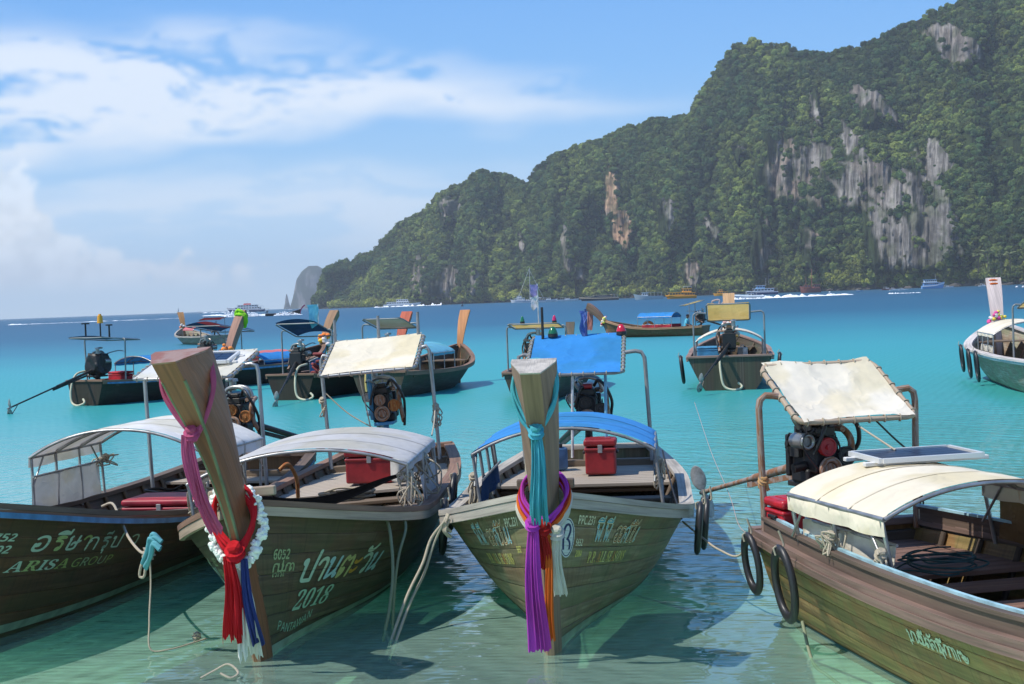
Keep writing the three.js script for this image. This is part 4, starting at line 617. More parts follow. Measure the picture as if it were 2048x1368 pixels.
const M8 = far_({ bow: [13.85, -45.5], stern: [12.25, -35.3], B: 1.12, hb: 1.45, hm: .82, hs: .8, rimW: .22, seed: 18, label: 'pale grey longtail boat with a whitish prow and three tyres, at the right edge', wood: W_.pale, inner: R_.redwood, rim: woodM([.72, .66, .62]), rub: R_.white, line: [.06, .04, .02, -.04], lineMat: R_.plight, prow: { x: .95, y: 2.62, wb: [.13, .21] }, prowMat: woodM([.75, .62, .58]), roof: { x0: 3.0, x1: 1.6, y0: 1.95, y1: 2.15, w: .6, mat: C_.ochre, px: 2.3, pw: .8, rail: M.galv }, ex: .6, ey: 1.3, canopy: { x0: 4.6, x1: 7.6, w: .95, y: 1.3, rise: .3, mat: C_.ivory, posts: [4.65, 5.6, 6.6, 7.5], curtains: [[-1, 4.7, 7, .98, C_.old]] } });
const F1 = far_({ bow: [-27.2, -133], stern: [-22.8, -124], B: 1.3, hb: 1.3, seed: 19, label: 'small distant longtail boat with a pink-red canopy and brown prow at the left', wood: W_.pale, inner: R_.inner, rim: R_.grey, prow: { x: 1.1, y: 2.5, wb: [.1, .25] }, prowMat: woodM([.5, .26, .1]), roof: { x0: 2.2, x1: .4, y0: 1.9, y1: 2.1, w: .9, mat: C_.redc, pw: 1.0, rail: M.galv }, canopy: { x0: 3.4, x1: 6.6, w: 1.0, y: 1.2, rise: .35, mat: C_.pinkc, curtains: [] }, shaft: [-2.4, -1.0, .2] });

// ---------------------------------------------------------------- lettering on the hulls
{
  const pale = '#a9c2ab', dim = '#8f9a55', mixA = [pale, '#9fb06f', pale, pale, dim];
  const put = (B, s, u0, u1, v0, v1, mat) => part(B.root, 'lettering', sheetOnHull(B.H, s, u0, u1, v0, v1, .007, 60, 14), mat);
  put(B1, -1, .85, .60, .10, .42, signMat(1400, 420, (c, k) => {
    latin(c, '5752', -20, 130, 84, k(pale), 'bold italic'); latin(c, '1692', -30, 222, 84, k(pale), 'bold italic');
    brush(c, ['o', 'r', 'ii', 's', 'aa'], 270, 210, 128, 21, mixA.map(k), -.3, 1.12); brush(c, ['k', 'r', 'u', 'tri', 'p', ' ', 'w'], 740, 218, 120, 16, [pale, '#8aa392'].map(k), -.3, 1.12);
    latin(c, 'ARISA', 165, 372, 118, mixA.map(k), 'bold italic', 'serif', -.1, 1.25); latin(c, 'GROUP', 660, 372, 108, [dim, '#91a57e'].map(k), 'italic', 'sans-serif', -.1, 1.15);
  }, .5, 3));
  const pan = (flip) => (c, k) => {
    const x0 = flip ? 250 : 0, n = flip ? 850 : 20;
    latin(c, '6052', n, 110, 74, k('#93a072'), 'bold', 'sans-serif', -.12, .62); brush(c, ['k', 'p', 'z', 'k', 'd'], n - 6, 170, 42, 8, k('#93a072'), -.2, .62); brush(c, ['e', 'w', 'e', 'w', 'e'], n - 8, 196, 20, 5, k('#93a072'), -.2, 1.2);
    brush(c, ['p', 'aa', 'n', 't', 'a', 'w', 'an', 'n'], 190 - x0 * .72, 238, 128, 22, ['#a9c2ab', '#b4c6a8', '#9cbfc0', '#b0b070', '#b98a2e'].map(k), -.32, .95);
    latin(c, '2018', 190 - x0 * .6, 392, 150, k('#93b89a'), 'bold italic', 'serif', -.15, 1.05); latin(c, 'PANTAWAN', 60, 470, 66, k('#8fb59a'), 'normal', 'sans-serif', -.05, 1.1, 34);
  };
  put(B2, -1, .985, .79, .2, .80, signMat(1024, 520, pan(false), .5, 5)); put(B2, 1, .72, .93, .2, .80, signMat(1024, 520, pan(true), .6, 6));
  const gold = '#c4bb62', blu = '#5aa3ba', brn = '#9a6638', lite = '#cfcdae';
  const pp = (flip) => (c, k) => {
    const t = flip ? 0 : 250, n = flip ? 790 : 10;
    latin(c, 'PPC.231', n, 108, 72, k(lite), 'bold', 'sans-serif', -.1, .8);
    if (!flip) { latin(c, '5652', n, 230, 56, k(lite), 'bold', 'sans-serif', -.1, .8); latin(c, '2084', n + 10, 292, 56, k(gold), 'bold', 'sans-serif', -.1, .8); } else latin(c, '5652', 880, 262, 56, k(gold), 'bold', 'sans-serif', -.1, .7);
    for (const [w, col, dx] of [[19, lite, 0], [9, blu, 2]]) { brush(c, ['ph', 'ii', '.', 'ph', 'ii', '.'], t + 10, 200, 106, w, k(col), -.1, .88); brush(c, ['o', 'o', 'l', 'z', 'ii', 'y', 'z', 'an', 'n'], t + 330 + dx, 206, 104, w, [k(col === blu ? brn : lite), k(col === blu ? '#a0673a' : lite), k(col)], -.1, .74); }
    latin(c, 'P.P. ALL SEASONS', t - 16 + (flip ? 20 : 0), 330, 92, [gold, '#cdc98a', gold, '#c0b860', '#c8c47a', '#c08a48'].map(k), 'bold', 'serif', 0, .86);
  };
  put(B3, -1, .975, .865, .05, .44, signMat(1024, 380, pp(false), .3, 8)); put(B3, 1, .86, .975, .05, .44, signMat(1024, 380, pp(true), .35, 9));
  put(B3, -1, .997, .975, .12, .36, signMat(160, 320, (c, k) => { c.fillStyle = k('#c3ccc9'); c.beginPath(); c.ellipse(80, 160, 70, 150, 0, 0, 7); c.fill(); if (k('#1') !== '#fff') { c.strokeStyle = '#23305e'; c.lineWidth = 17; c.beginPath(); c.moveTo(50, 250); c.quadraticCurveTo(40, 60, 90, 60); c.quadraticCurveTo(128, 90, 84, 170); c.quadraticCurveTo(120, 190, 104, 250); c.stroke(); c.lineWidth = 7; c.beginPath(); c.ellipse(80, 160, 60, 136, 0, 0, 7); c.stroke(); } }, .15, 12));
  put(B4, 1, .318, .455, .13, .31, signMat(1400, 200, (c, k) => { brush(c, ['z', 'u', 'k', 'n', 'r', 'n', 'ii', 'y', 'd', 'e', 'l', 'an', 'w', 'e', 'ph', 'ii', 'u', 'w', 'k', 'aa', ' ', '3', '1'], 20, 148, 84, 16, k('#b9cbb0'), -.15, .62); latin(c, 'S', 420, 196, 40, k('#7f9a86'), 'italic', 'serif'); }, .6, 14));
}

// ---------------------------------------------------------------- cloths and flowers on the prows
const loop = (B, tb, tf, wz, out, n = 16) => { const p = []; for (let i = 0; i < n; i++) { const a = i / n * 2 * Math.PI, k = (1 - Math.cos(a)) / 2, t = lerp(tb, tf, k), r = B.ring(t), back = r[3].clone().add(r[4]).multiplyScalar(.5), frontP = r[0].clone().add(r[1]).multiplyScalar(.5), f = B.Fw(t)[1], w = Math.abs(r[4].z - r[3].z) / 2, wf = Math.abs(r[0].z - r[1].z) / 2, zc = back.z; const side = Math.sin(a), half = (wz ?? 0) + lerp(w, wf, k * k) + out; const q = back.lerp(frontP, k).addScaledVector(f, (k * 2 - 1) * out); p.push(V(q.x, q.y, lerp(zc, frontP.z, k) + side * half)); } return p; };
const frontAt = (B, t, out) => { const r = B.ring(t); return r[0].clone().add(r[1]).multiplyScalar(.5).addScaledVector(B.Fw(t)[1], out); };
const Z1 = V(0, 0, 1);
{
  let a = aboard(B2, 'sash', 'sheer pink sash tied round the head of the tall reddish prow', 'cloth');
  let lp = loop(B2, .975, .80, 0, .012, 20);
  a.add('loop', strands(lp, .011, 6, .03, 3, true), C_.rose); let kp = frontAt(B2, .80, .03).add(V(0, .0, .03)); a.add('knot', knot(kp, .045), C_.rose);
  a.add('tail', hang(kp.clone().add(V(.02, 0, .03)), Z1, .74, .05, .10, 4, .018, .06, 4, V(-.16, 0, -.10)), C_.rose); a.add('tail', hang(kp.clone().add(V(.03, 0, .05)), Z1, .52, .04, .07, 3, .016, .1, 6, V(-.10, 0, -.03)), C_.rose); a.done();
  a = aboard(B2, 'sash', 'bright red sash knotted in a V below the garland prow, long tail hanging', 'cloth');
  const wrapA = loop(B2, .525, .40, .04, .03, 18); a.add('loop', strands(wrapA, .012, 8, .04, 8, true), C_.crimson); kp = frontAt(B2, .40, .06); a.add('knot', knot(kp, .06), C_.crimson);
  a.add('tail', hang(kp.clone().add(V(.03, -.02, .045)), Z1, .66, .07, .17, 6, .026, .10, 9, V(-.08, 0, .03)), C_.crimson); a.done();
  a = aboard(B2, 'ribbon', 'dark blue cloth strip hanging beside the red sash tail', 'cloth'); a.add('strip', hang(kp.clone().add(V(.02, -.05, -.06)), Z1, .66, .05, .10, 3, .02, .04, 12, V(-.07, 0, -.02)), C_.indigo); a.done();
  a = aboard(B2, 'ribbon', 'ragged white cloth strip hanging lowest behind the red and blue strips', 'cloth'); a.add('strip', hang(kp.clone().add(V(-.01, -.06, -.02)), Z1, .78, .06, .19, 5, .02, .16, 15, V(-.08, 0, 0)), C_.snow); a.done();
  // white flower garland
  const g = thing('flower_garland', 'thick garland of white flowers hanging round the reddish prow', 'garland'), path = new THREE.CatmullRomCurve3(loop(B2, .525, .355, .065, .055, 18), true), q = rng(31), petal = new THREE.IcosahedronGeometry(.03, 1), shapes = [0, 1, 2].map((k) => { const gs = [], r = rng(40 + k); for (let i = 0; i < 7; i++) gs.push(petal.clone().scale(.8, .55, .8).translate((r() - .5) * .05, (r() - .5) * .05, (r() - .5) * .05)); gs.push(petal.clone()); return merged(gs); });
  const fm = std({ color: [.80, .80, .74], roughness: .95 });
  for (let i = 0; i < 120; i++) { const p = path.getPointAt(i / 120).add(V((q() - .5) * .045, (q() - .5) * .05, (q() - .5) * .045)), w = B2.w(p), m = new THREE.Mesh(shapes[i % 3], fm); m.name = 'flower'; m.position.copy(w); m.rotation.set(q() * 6, q() * 6, q() * 6); m.scale.setScalar(.55 + .35 * q()); m.castShadow = m.receiveShadow = true; g.add(m); }
  { const c = B2.w(frontAt(B2, .355, .05)); g.children.forEach((m) => m.position.sub(c)); g.position.copy(c); }
  a = aboard(B3, 'sash', 'turquoise gauze sash tied round the head of the grey prow', 'cloth');
  lp = loop(B3, .965, .80, 0, .012, 20); a.add('loop', strands(lp, .011, 7, .032, 21, true), C_.aqua); kp = frontAt(B3, .80, .03); a.add('knot', knot(kp, .045), C_.aqua);
  a.add('tail', hang(kp.clone().add(V(.02, 0, .0)), Z1, .66, .07, .135, 6, .02, .08, 22, V(-.14, 0, .0)), C_.aqua); a.done();
  const low = (n, lab, mat, tb, tf, wz, dz, len, w0, w1, folds, seed, dx) => { const b = aboard(B3, 'sash', lab, 'cloth'), L2 = loop(B3, tb, tf, wz, .03, 18); b.add('loop', strands(L2, .010, 7, .03, seed, true), mat); const k = frontAt(B3, tf, .05).add(V(dx, 0, dz)); b.add('knot', knot(k, .045), mat); b.add('tail', hang(k.clone().add(V(.02, -.01, 0)), Z1, len, w0, w1, folds, .016, .03, seed, V(-.10, 0, 0)), mat); b.done(); };
  low('p', 'purple sash knotted at the foot of the grey prow, longest tail', C_.purple, .555, .465, .04, .07, .92, .07, .17, 6, 31, .05);
  low('r', 'dark red sash at the foot of the grey prow, short wide tail', C_.blood, .55, .45, .05, .0, .30, .06, .10, 4, 33, .03);
  low('o', 'orange sash at the foot of the grey prow, narrow long tail', C_.orange, .54, .44, .06, -.02, .80, .04, .075, 3, 35, -.01);
  low('w', 'off-white sash hanging right of the orange one, below the grey prow', C_.linen, .53, .43, .07, -.09, .46, .06, .10, 4, 37, 0);
  // posies at the feet of distant prows
  const posy = (B, t, cols, label, s = 1) => { const o = thing('flower_garland', label, 'garland'), r = rng(B.L * 100 | 0), c0 = B.w(frontAt(B, t, 0)); o.position.copy(c0); cols.forEach((c) => { const gs = []; const L3 = new THREE.CatmullRomCurve3(loop(B, t + .05, t - .04, .02, .05 * s, 12), true); for (let i = 0; i < 12; i++) { const p = B.w(L3.getPointAt(r())).sub(c0); gs.push(new THREE.IcosahedronGeometry(.055 * s * (.7 + .6 * r()), 1).scale(1, .8, 1).translate(p.x, p.y + (r() - .5) * .2 * s, p.z)); } part(o, 'flowers', gs, std({ color: c, roughness: .9 })); }); };
  posy(M1, .50, [[.8, .25, .05], [.75, .72, .65]], 'orange and white garland at the foot of the green-banded prow', 1.6); posy(M2, .52, [[.85, .22, .04], [.8, .5, .05], [.8, .7, .65]], 'orange and yellow garland on the prow beyond the navy motor roof', 1.7);
  posy(M8, .52, [[.62, .08, .28], [.8, .62, .08], [.75, .7, .68]], 'pink and yellow garland at the foot of the whitish prow', 1.2); posy(M7, .55, [[.78, .45, .4], [.75, .7, .65]], 'pale pink garland on the prow beyond the yellow motor roof', 1.2); posy(M6, .46, [[.75, .12, .1], [.8, .7, .1], [.78, .72, .6]], 'red and yellow garland low on the leftward-leaning prow', 1.4); posy(F1, .5, [[.8, .3, .2], [.8, .75, .7]], 'coloured garland on the farthest small prow at the left', 1.6);
  let b = aboard(M1, 'sash', 'neon green cloth band round the top of a reddish prow', 'cloth'); b.add('band', strands(loop(M1, .96, .90, 0, .02, 12), .05, 4, .09, 51, true), C_.green); b.done();
  b = aboard(M6, 'sash', 'long pinkish red cloth hanging from the top of the leaning prow', 'cloth'); b.add('tail', hang(frontAt(M6, .95, .05).add(V(-.1, 0, .2)), V(1, 0, 0), 1.2, .35, .45, 4, .04, .05, 53, V(.1, 0, 0)), clothM([.5, .2, .17])); b.done();
  b = aboard(M8, 'ribbon', 'orange ribbon wound round the top of the whitish prow', 'cloth'); b.add('band', [strands(loop(M8, .965, .95, 0, .012, 12), .016, 2, .02, 55, true), strands(loop(M8, .92, .90, 0, .012, 12), .014, 2, .02, 57, true)], C_.orange); b.done();
  b = aboard(M7, 'ribbon', 'pink lace bow tied left of the prow beyond the yellow roof', 'cloth'); const k7 = frontAt(M7, .88, 0).add(V(-.2, 0, -.35)); b.add('bow', [knot(k7, .08), tube([k7, k7.clone().add(V(0, .2, -.2)), k7.clone().add(V(0, .25, .05)), k7], .035, 18, 6), tube([k7, k7.clone().add(V(0, .18, .2)), k7.clone().add(V(0, -.05, .22)), k7], .03, 18, 6)], C_.lace); b.done();
}

// ---------------------------------------------------------------- gear on and beside the boats
const red1 = std({ color: [.36, .02, .025], roughness: .45, map: T.grime }), red2 = std({ color: [.62, .018, .03], roughness: .4, map: T.grime }), cBlue = std({ color: [.08, .36, .62], roughness: .45, map: T.grime });
cooler(B2, 2.45, .60, -.02, .42, .38, .54, red1, 'dark red cool box under the grey canopy, by the engine');
cooler(B3, 1.75, .62, -.17, .34, .40, .34, red1, 'dark red cool box on the deck under the blue motor roof');
cooler(B4, .36, .63, .47, .34, .36, .40, red2, 'bright red cool box at the stern of the right-hand boat');
cooler(B1, 4.1, .36, -.42, .62, .34, .8, std({ color: [.45, .025, .05], roughness: .5, map: T.grime }), 'large crimson box with flat lid inside the dark left boat');
cooler(M1, 1.9, .56, -.45, .5, .34, .55, red2, 'red box near the stern of the black-hulled boat');
cooler(M7, .7, .84, -.55, .38, .32, .62, cBlue, 'light blue cool box at the stern below the yellow motor roof');
cooler(M8, 2.6, .70, -.1, .5, .42, .6, std({ color: [.02, .05, .36], roughness: .4 }), 'deep blue crate in the stern of the pale grey boat');
cooler(M4, 2.9, .55, -.5, .5, .5, .5, paintM([.22, .30, .33]), 'grey-blue box amidships below the turquoise canopy');
function fender(B, x, s, R, r, label, group, drop = 0, tilt = 0) { const p = B.rimAt(x, s).add(V(0, -R * 1.25 + .02 - drop, s * (r + .10))), w = B.w(p), t = tyre([w.x, w.y, w.z], R, r, B.root.rotation.y, label, group, tilt); t.rotation.order = 'YXZ'; t.rotation.x = s * .10; return t; }
fender(B4, .42, 1, .165, .034, 'black tyre hanging at the stern corner, left of its twin', null, 0, .12); fender(B4, 1.32, 1, .195, .036, 'larger black tyre hanging on the brown hull beside the cream side curtain', null, -.04, .1);
fender(B3, 5.7, -1, .15, .034, 'black tyre hanging right of the middle boat, nearer one', null, .0, .08); fender(B3, 6.2, -1, .15, .034, 'black tyre half hidden behind another, right of the middle boat', null, .02, -.05);
fender(B2, 5.1, -1, .19, .036, 'upper black tyre on the near side of the garlanded boat', null, -.14, .1); fender(B2, 6.1, -1, .18, .036, 'lower black tyre between the two middle boats', null, .0, -.1);
fender(M7, 1.0, -1, .26, .06, 'black tyre on the left side of the boat seen from astern', null); fender(M7, 2.2, 1, .24, .06, 'black tyre on the right side of the boat seen from astern', null);
fender(M8, 7.9, -1, .26, .05, 'leftmost of three tyres on the pale grey boat'); fender(M8, 6.4, -1, .27, .05, 'middle one of three tyres on the pale grey boat'); fender(M8, 4.9, -1, .28, .05, 'rightmost of three tyres on the pale grey boat');
fender(M2, 3.6, -1, .24, .05, 'dark tyre on the hull under the red and blue canopy');
// hammock slung under the grey canopy
{ const a = aboard(B2, 'hammock', 'black hammock slung under the grey canopy', 'hammock'); a.add('bed', grid(30, 8, (u, v) => { const z = lerp(.86, -.86, u), s = Math.sin(Math.PI * u), w = (.05 + .22 * Math.pow(s, .6)) * (v - .5) * 2; return [6.35 + w * .8, 1.02 - .20 * Math.pow(s, 1.2) + .10 * Math.abs(w) - .12 * w, z, u * 2, v]; }), C_.blk); a.add('cord', [cyl(V(6.35, 1.06, .86), V(6.4, 1.14, .97), .008, .008, 5), cyl(V(6.35, 1.06, -.86), V(6.4, 1.14, -.97), .008, .008, 5)], M.rope); a.done(); }
// odds and ends on the decks
function jerrycan(B, x, y, z, col, label, turn = 0) { const p = B.w([x, y, z]), t = thing('jerrycan', label, 'jerrycan', [p.x, p.y, p.z], turn), m = std({ color: col, roughness: .45, map: T.grime }); part(t, 'body', box(.17, .26, .26, 0, .13, 0, .03), m); part(t, 'handle', tube([[0, .26, -.08], [0, .31, -.06], [0, .31, .04], [0, .26, .06]], .014, 12, 6), m); part(t, 'cap', cyl(V(0, .26, .1), V(0, .30, .1), .025, .025, 10), M.black); }
jerrycan(B2, 3.0, .62, -.42, [.66, .66, .62], 'whitish jerrycan right of the dark red box under the grey canopy', .4); jerrycan(B3, 1.2, .62, .35, [.10, .22, .40], 'blue jerrycan by the engine of the middle boat', .3); jerrycan(B3, 2.3, .62, .5, [.6, .56, .42], 'yellowish jerrycan on the left of the middle boat deck', 1.1); jerrycan(M7, .8, .84, .35, [.62, .6, .55], 'whitish jerrycan in the stern of the boat seen from astern', .5);
rope('steering_stick', 'curved brown wooden stick leaning at the left of the grey-canopied deck', [B2.w([3.6, .62, .62]), B2.w([3.7, .85, .60]), B2.w([3.8, 1.0, .66]), B2.w([3.85, .95, .74])], .022, M.rustcap, [], 'stick');
{ const r = rng(12), a = aboard(B4, 'rope_coil', 'loose teal-grey rope heaped on the rear deck of the right-hand boat', 'rope'), pts = []; for (let i = 0; i < 60; i++) pts.push(V(1.55 + .34 * Math.cos(i * .6) * (.6 + .4 * r()), .56 + .0015 * i + .03 * r(), -.1 + .34 * Math.sin(i * .6) * (.6 + .4 * r()))); a.add('coil', tube(pts, .007, 300, 5), std({ color: [.04, .10, .115], roughness: .9 })); a.done(); }
{ const r = rng(14), a = aboard(B1, 'rope_coil', 'dark rope and gear heaped by the crimson box', 'rope'), pts = []; for (let i = 0; i < 60; i++) pts.push(V(3.3 + .25 * Math.cos(i * .7) * (.5 + .5 * r()), .3 + .006 * i + .05 * r(), -.1 + .3 * Math.sin(i * .7) * (.5 + .5 * r()))); a.add('coil', tube(pts, .016, 300, 5), M.black); a.done(); }
// solar panels
function solar(B, x, y, z, w, d, turn, tilt, label) { const p = B.w([x, y, z]), t = thing('solar_panel', label, 'solar panel', [p.x, p.y, p.z], B.root.rotation.y + turn); t.rotation.order = 'YXZ'; t.rotation.z = tilt; part(t, 'panel_frame', [box(w, .035, .03, 0, .03, d / 2), box(w, .035, .03, 0, .03, -d / 2), box(.03, .035, d - .03, w / 2, .03, 0), box(.03, .035, d - .03, -w / 2, .03, 0)], std({ color: [.7, .7, .68], metalness: .3, roughness: .4 })); for (let i = 0; i < 4; i++) for (let j = 0; j < 2; j++) part(t, 'cell', box((w - .07) / 4 - .006, .01, (d - .07) / 2 - .006, (i - 1.5) * (w - .07) / 4, .032, (j - .5) * (d - .07) / 2), std({ color: [.012, .02, .05], roughness: .3, specularIntensity: .5 })); for (const s of [-1, 1]) part(t, 'batten', box(.05, .03, d + .18, s * w * .32, -.0, 0, .006), R_.white); return t; }
solar(B4, 1.1, 1.315, -.16, .5, .82, 0, -.03, 'framed solar panel on the cream canopy of the right-hand boat');
solar(B1, 1.72, 2.02, -.12, .42, .36, 0, -.22, 'small framed solar panel on the white motor roof at the left');
// lamps, masts and flags on motor roofs
function lampOn(B, x, z, y, col, label, h = .125) { const p = B.w([x, y, z]), t = thing('navigation_lamp', label, 'lamp', [p.x, p.y, p.z]); part(t, 'lens', new THREE.LatheGeometry([[0, h], [.025, h * .95], [.05, h * .6], [.06, h * .35], [.06, h * .3]].map((a) => new THREE.Vector2(...a)), 14), std({ color: col, roughness: .2, clearcoat: .6 })); part(t, 'base', cyl(V(0, 0, 0), V(0, h * .32, 0), .062, .058, 12), M.black); return t; }
lampOn(B3, .52, .40, 2.14, [.01, .13, .05], 'green navigation lamp on the blue motor roof'); lampOn(B3, .5, -.42, 2.14, [.55, .01, .03], 'red navigation lamp on the blue motor roof');
lampOn(M5, .5, .55, 1.97, [.5, .01, .1], 'red lamp on the ochre motor roof behind the grey prow', .2); lampOn(M5, .6, -.3, 1.97, [.01, .15, .06], 'green lamp on the ochre motor roof behind the grey prow', .2);
function mast(B, x, z, y, h, name, label, mat, r = .02, extra) { const p = B.w([x, y, z]), t = thing(name, label, 'pole', [p.x, p.y, p.z]); part(t, 'pole', cyl(V(0, 0, 0), V(0, h, 0), r, r * .85, 8), mat); if (extra) extra(t, h); return t; }
mast(M1, .5, .55, 1.93, .36, 'mast', 'thin pole on the leftmost dark motor roof, left one', M.iron, .03, (t, h) => part(t, 'cap', cyl(V(0, h, 0), V(0, h + .04, 0), .1, .1, 10), M.iron)); mast(M1, .6, -.5, 1.93, .42, 'mast', 'thin pole on the leftmost dark motor roof, right one', M.iron, .03, (t, h) => part(t, 'cap', cyl(V(0, h, 0), V(0, h + .04, 0), .12, .12, 10), M.iron));
mast(M1, .5, .2, 1.95, .42, 'beacon_mast', 'pole with a yellow beacon on the leftmost dark motor roof', M.iron, .025, (t, h) => { part(t, 'beacon', [cyl(V(0, h, 0), V(0, h + .22, 0), .09, .075, 12), cyl(V(0, h + .22, 0), V(0, h + .27, 0), .05, .04, 10)], std({ color: [.75, .33, .02], roughness: .4 })); });
mast(B3, .55, .52, 2.08, .42, 'mast', 'dark upright pole on the left of the blue motor roof', M.iron, .018);
for (const [z, l] of [[.55, 'left'], [0, 'middle'], [-.5, 'right']]) mast(B2, .62, z, 2.17, .3, 'rod_holder', 'short grey tube standing on the cream motor roof, ' + l + ' one', M.galv, .022);
function flag(B, x, z, y, h, w, hh, label, cols, dir, poleMat = M.iron) { const p = B.w([x, y, z]), t = thing('flag', label, 'flag', [p.x, p.y, p.z]); part(t, 'pole', cyl(V(0, 0, 0), V(0, h, 0), .016, .014, 8), poleMat); cols.forEach((c, i) => part(t, 'cloth', grid(10, 10, (u, v) => [dir * u * w * (1 - .35 * v) + .02 * Math.sin(v * 7), h - .02 - lerp(i / cols.length, (i + 1) / cols.length, v) * hh * (1 + .25 * u), .02 * Math.sin(u * 5 + v * 4)]), c)); return t; }
flag(B3, .5, -.0, 2.12, .34, .08, .26, 'small blue flag on a dark pole on the blue motor roof', [clothM([.14, .22, .56])], -1, std({ color: [.03, .05, .18], roughness: .4 }));
flag(M5, .8, .1, 1.95, 1.05, .22, .55, 'purple and white flag on a thin pole behind the grey prow', [clothM([.35, .3, .6]), clothM([.7, .68, .75])], -1, M.white); flag(M3, .7, .62, 2.1, .6, .32, .55, 'light blue pennant left of the navy motor roof', [C_.sky], -1, M.white);
// life ring, life vests
{ const p = B => 0; const o = thing('life_ring', 'orange life ring on the brown boat with the seated person', 'life ring', [8.5, .62, -99.4]); part(o, 'ring', new THREE.TorusGeometry(.30, .09, 10, 26), std({ color: [.75, .25, .08], roughness: .7 })); part(o, 'band', [0, 1, 2, 3].map((k) => new THREE.TorusGeometry(.30, .096, 8, 6, .3).rotateZ(k * 1.57)), M.white); }
function vests(B, x, y, z, n, label, col) { const p = B.w([x, y, z]), o = thing('life_vest_pile', label, 'life vests', [p.x, p.y, p.z], B.root.rotation.y), r = rng(n * 7 + 1); for (let i = 0; i < n; i++) { const g = new RoundedBoxGeometry(.34, .09, .42, 2, .04); g.rotateX((r() - .5) * 1.4).rotateY(r() * 3).translate((r() - .5) * .4, .06 + i * .085, (r() - .5) * .5); part(o, 'life_vest', g, col); } }
vests(M2, 2.1, .6, .1, 8, 'stack of dark red life vests under the striped canopy', std({ color: [.34, .05, .03], roughness: .8 })); vests(M3, 2.4, .6, .0, 7, 'stack of maroon life vests under the cream motor roof', std({ color: [.24, .05, .05], roughness: .8 }));
// rope coil on the deck of the garlanded boat
{ const pts = [], r = rng(5); for (let i = 0; i < 70; i++) { const a = i * .55, q = .14 + .05 * r(); pts.push(B2.w([4.35 + Math.cos(a) * q * 1.1, .62 + i * .0014 + .03 * r(), -.02 + Math.sin(a) * q * 1.6])); } rope('rope_coil', 'coil of pale rope on the deck under the grey canopy', pts, .011, M.rope); }
// mooring lines
rope('mooring_rope', 'pale rope draped from the dark left boat towards the garlanded boat', [[-3.79, .86, -14.55], [-3.66, .9, -14.4], [-3.55, .8, -14.2], [-3.33, .7, -13.6], [-3.1, .67, -13], [-2.92, .71, -12.5]].map((p) => V(...p)), .012, M.rope, [['knot', [knot(V(-2.91, .72, -12.5), .045), tube([[-2.92, .72, -12.5], [-2.97, .63, -12.5], [-2.985, .54, -12.5], [-2.95, .54, -12.48], [-2.93, .63, -12.48], [-2.91, .72, -12.5]], .012, 24, 6)], M.rope], ['wrap', strands([V(-2.86, .70, -12.15), V(-2.80, .80, -12.05), V(-2.76, .90, -12.0), V(-2.70, .86, -11.98)], .018, 6, .04, 61), M.tealrope]]);
rope('mooring_rope', 'thin rope end dangling into the water left of the garland', [V(-2.9, .72, -12.5), V(-2.89, .5, -12.45), V(-2.88, .22, -12.3), V(-2.85, .02, -12.2), V(-2.72, .012, -12.25), V(-2.58, .014, -12.45), V(-2.5, .014, -12.6)], .007, M.rope, [['knot', knot(V(-2.58, .03, -12.6), .03), M.rope]]);
rope('mooring_rope', 'doubled beige rope running from the middle boat down into the water', [V(-.6, .83, -12.9), V(-.71, .7, -12.9), V(-.78, .52, -12.8), V(-.9, .3, -12.6), V(-1.06, -.1, -12.3)], .012, M.rope, [['second_strand', tube([[-.62, .80, -12.9], [-.69, .66, -12.9], [-.77, .44, -12.8], [-.88, .24, -12.6], [-1.03, -.12, -12.2]], .012, 40, 6), M.rope], ['lashing', strands([V(-.57, .86, -12.95), V(-.60, .78, -12.9), V(-.56, .72, -12.92)], .012, 5, .03, 71), M.rope]]);
rope('mooring_rope', 'greenish rope hanging down the near side of the garlanded boat', [V(-1.17, .86, -13.4), V(-1.09, .8, -13.25), V(-1.05, .61, -13.1), V(-1.04, .38, -12.95), V(-1.07, .13, -12.8), V(-1.12, -.08, -12.7)], .014, M.greenrope, [['second_strand', tube([[-.99, .82, -13.6], [-.95, .72, -13.4], [-1.0, .53, -13.2], [-1.03, .32, -13.05], [-1.06, -.08, -12.9]], .012, 40, 6), M.greenrope]]);
rope('mooring_rope', 'slack rope between the right-hand boat and the middle one', [V(1.83, .68, -12.5), V(1.74, .52, -12.6), V(1.63, .50, -13), V(1.52, .55, -13.6), V(1.44, .6, -14)], .009, M.rope);
rope('mooring_rope', 'faint reddish line slanting down behind the right-hand boat', [V(2.48, 1.1, -22), V(2.2, .8, -18), V(2.0, .66, -15), V(1.88, .6, -13.6), V(1.84, .66, -12.6)], .003, std({ color: [.42, .30, .28], roughness: .9 }));
rope('mooring_rope', 'sunken rope under the water below the right-hand tyre', [V(2.02, .2, -11.5), V(2.03, -.02, -11.2), V(2.06, -.03, -10.8), V(2.12, -.03, -10.3), V(2.22, -.03, -9.7)], .012, M.greenrope);
rope('mooring_rope', 'pale rope coil floating at the bottom edge in front of the garlanded boat', [V(-2.28, .02, -11.2), V(-2.2, .05, -11.28), V(-2.1, .09, -11.3), V(-2.02, .04, -11.24), V(-2.06, .02, -11.18), V(-2.14, .05, -11.2)], .009, M.rope);
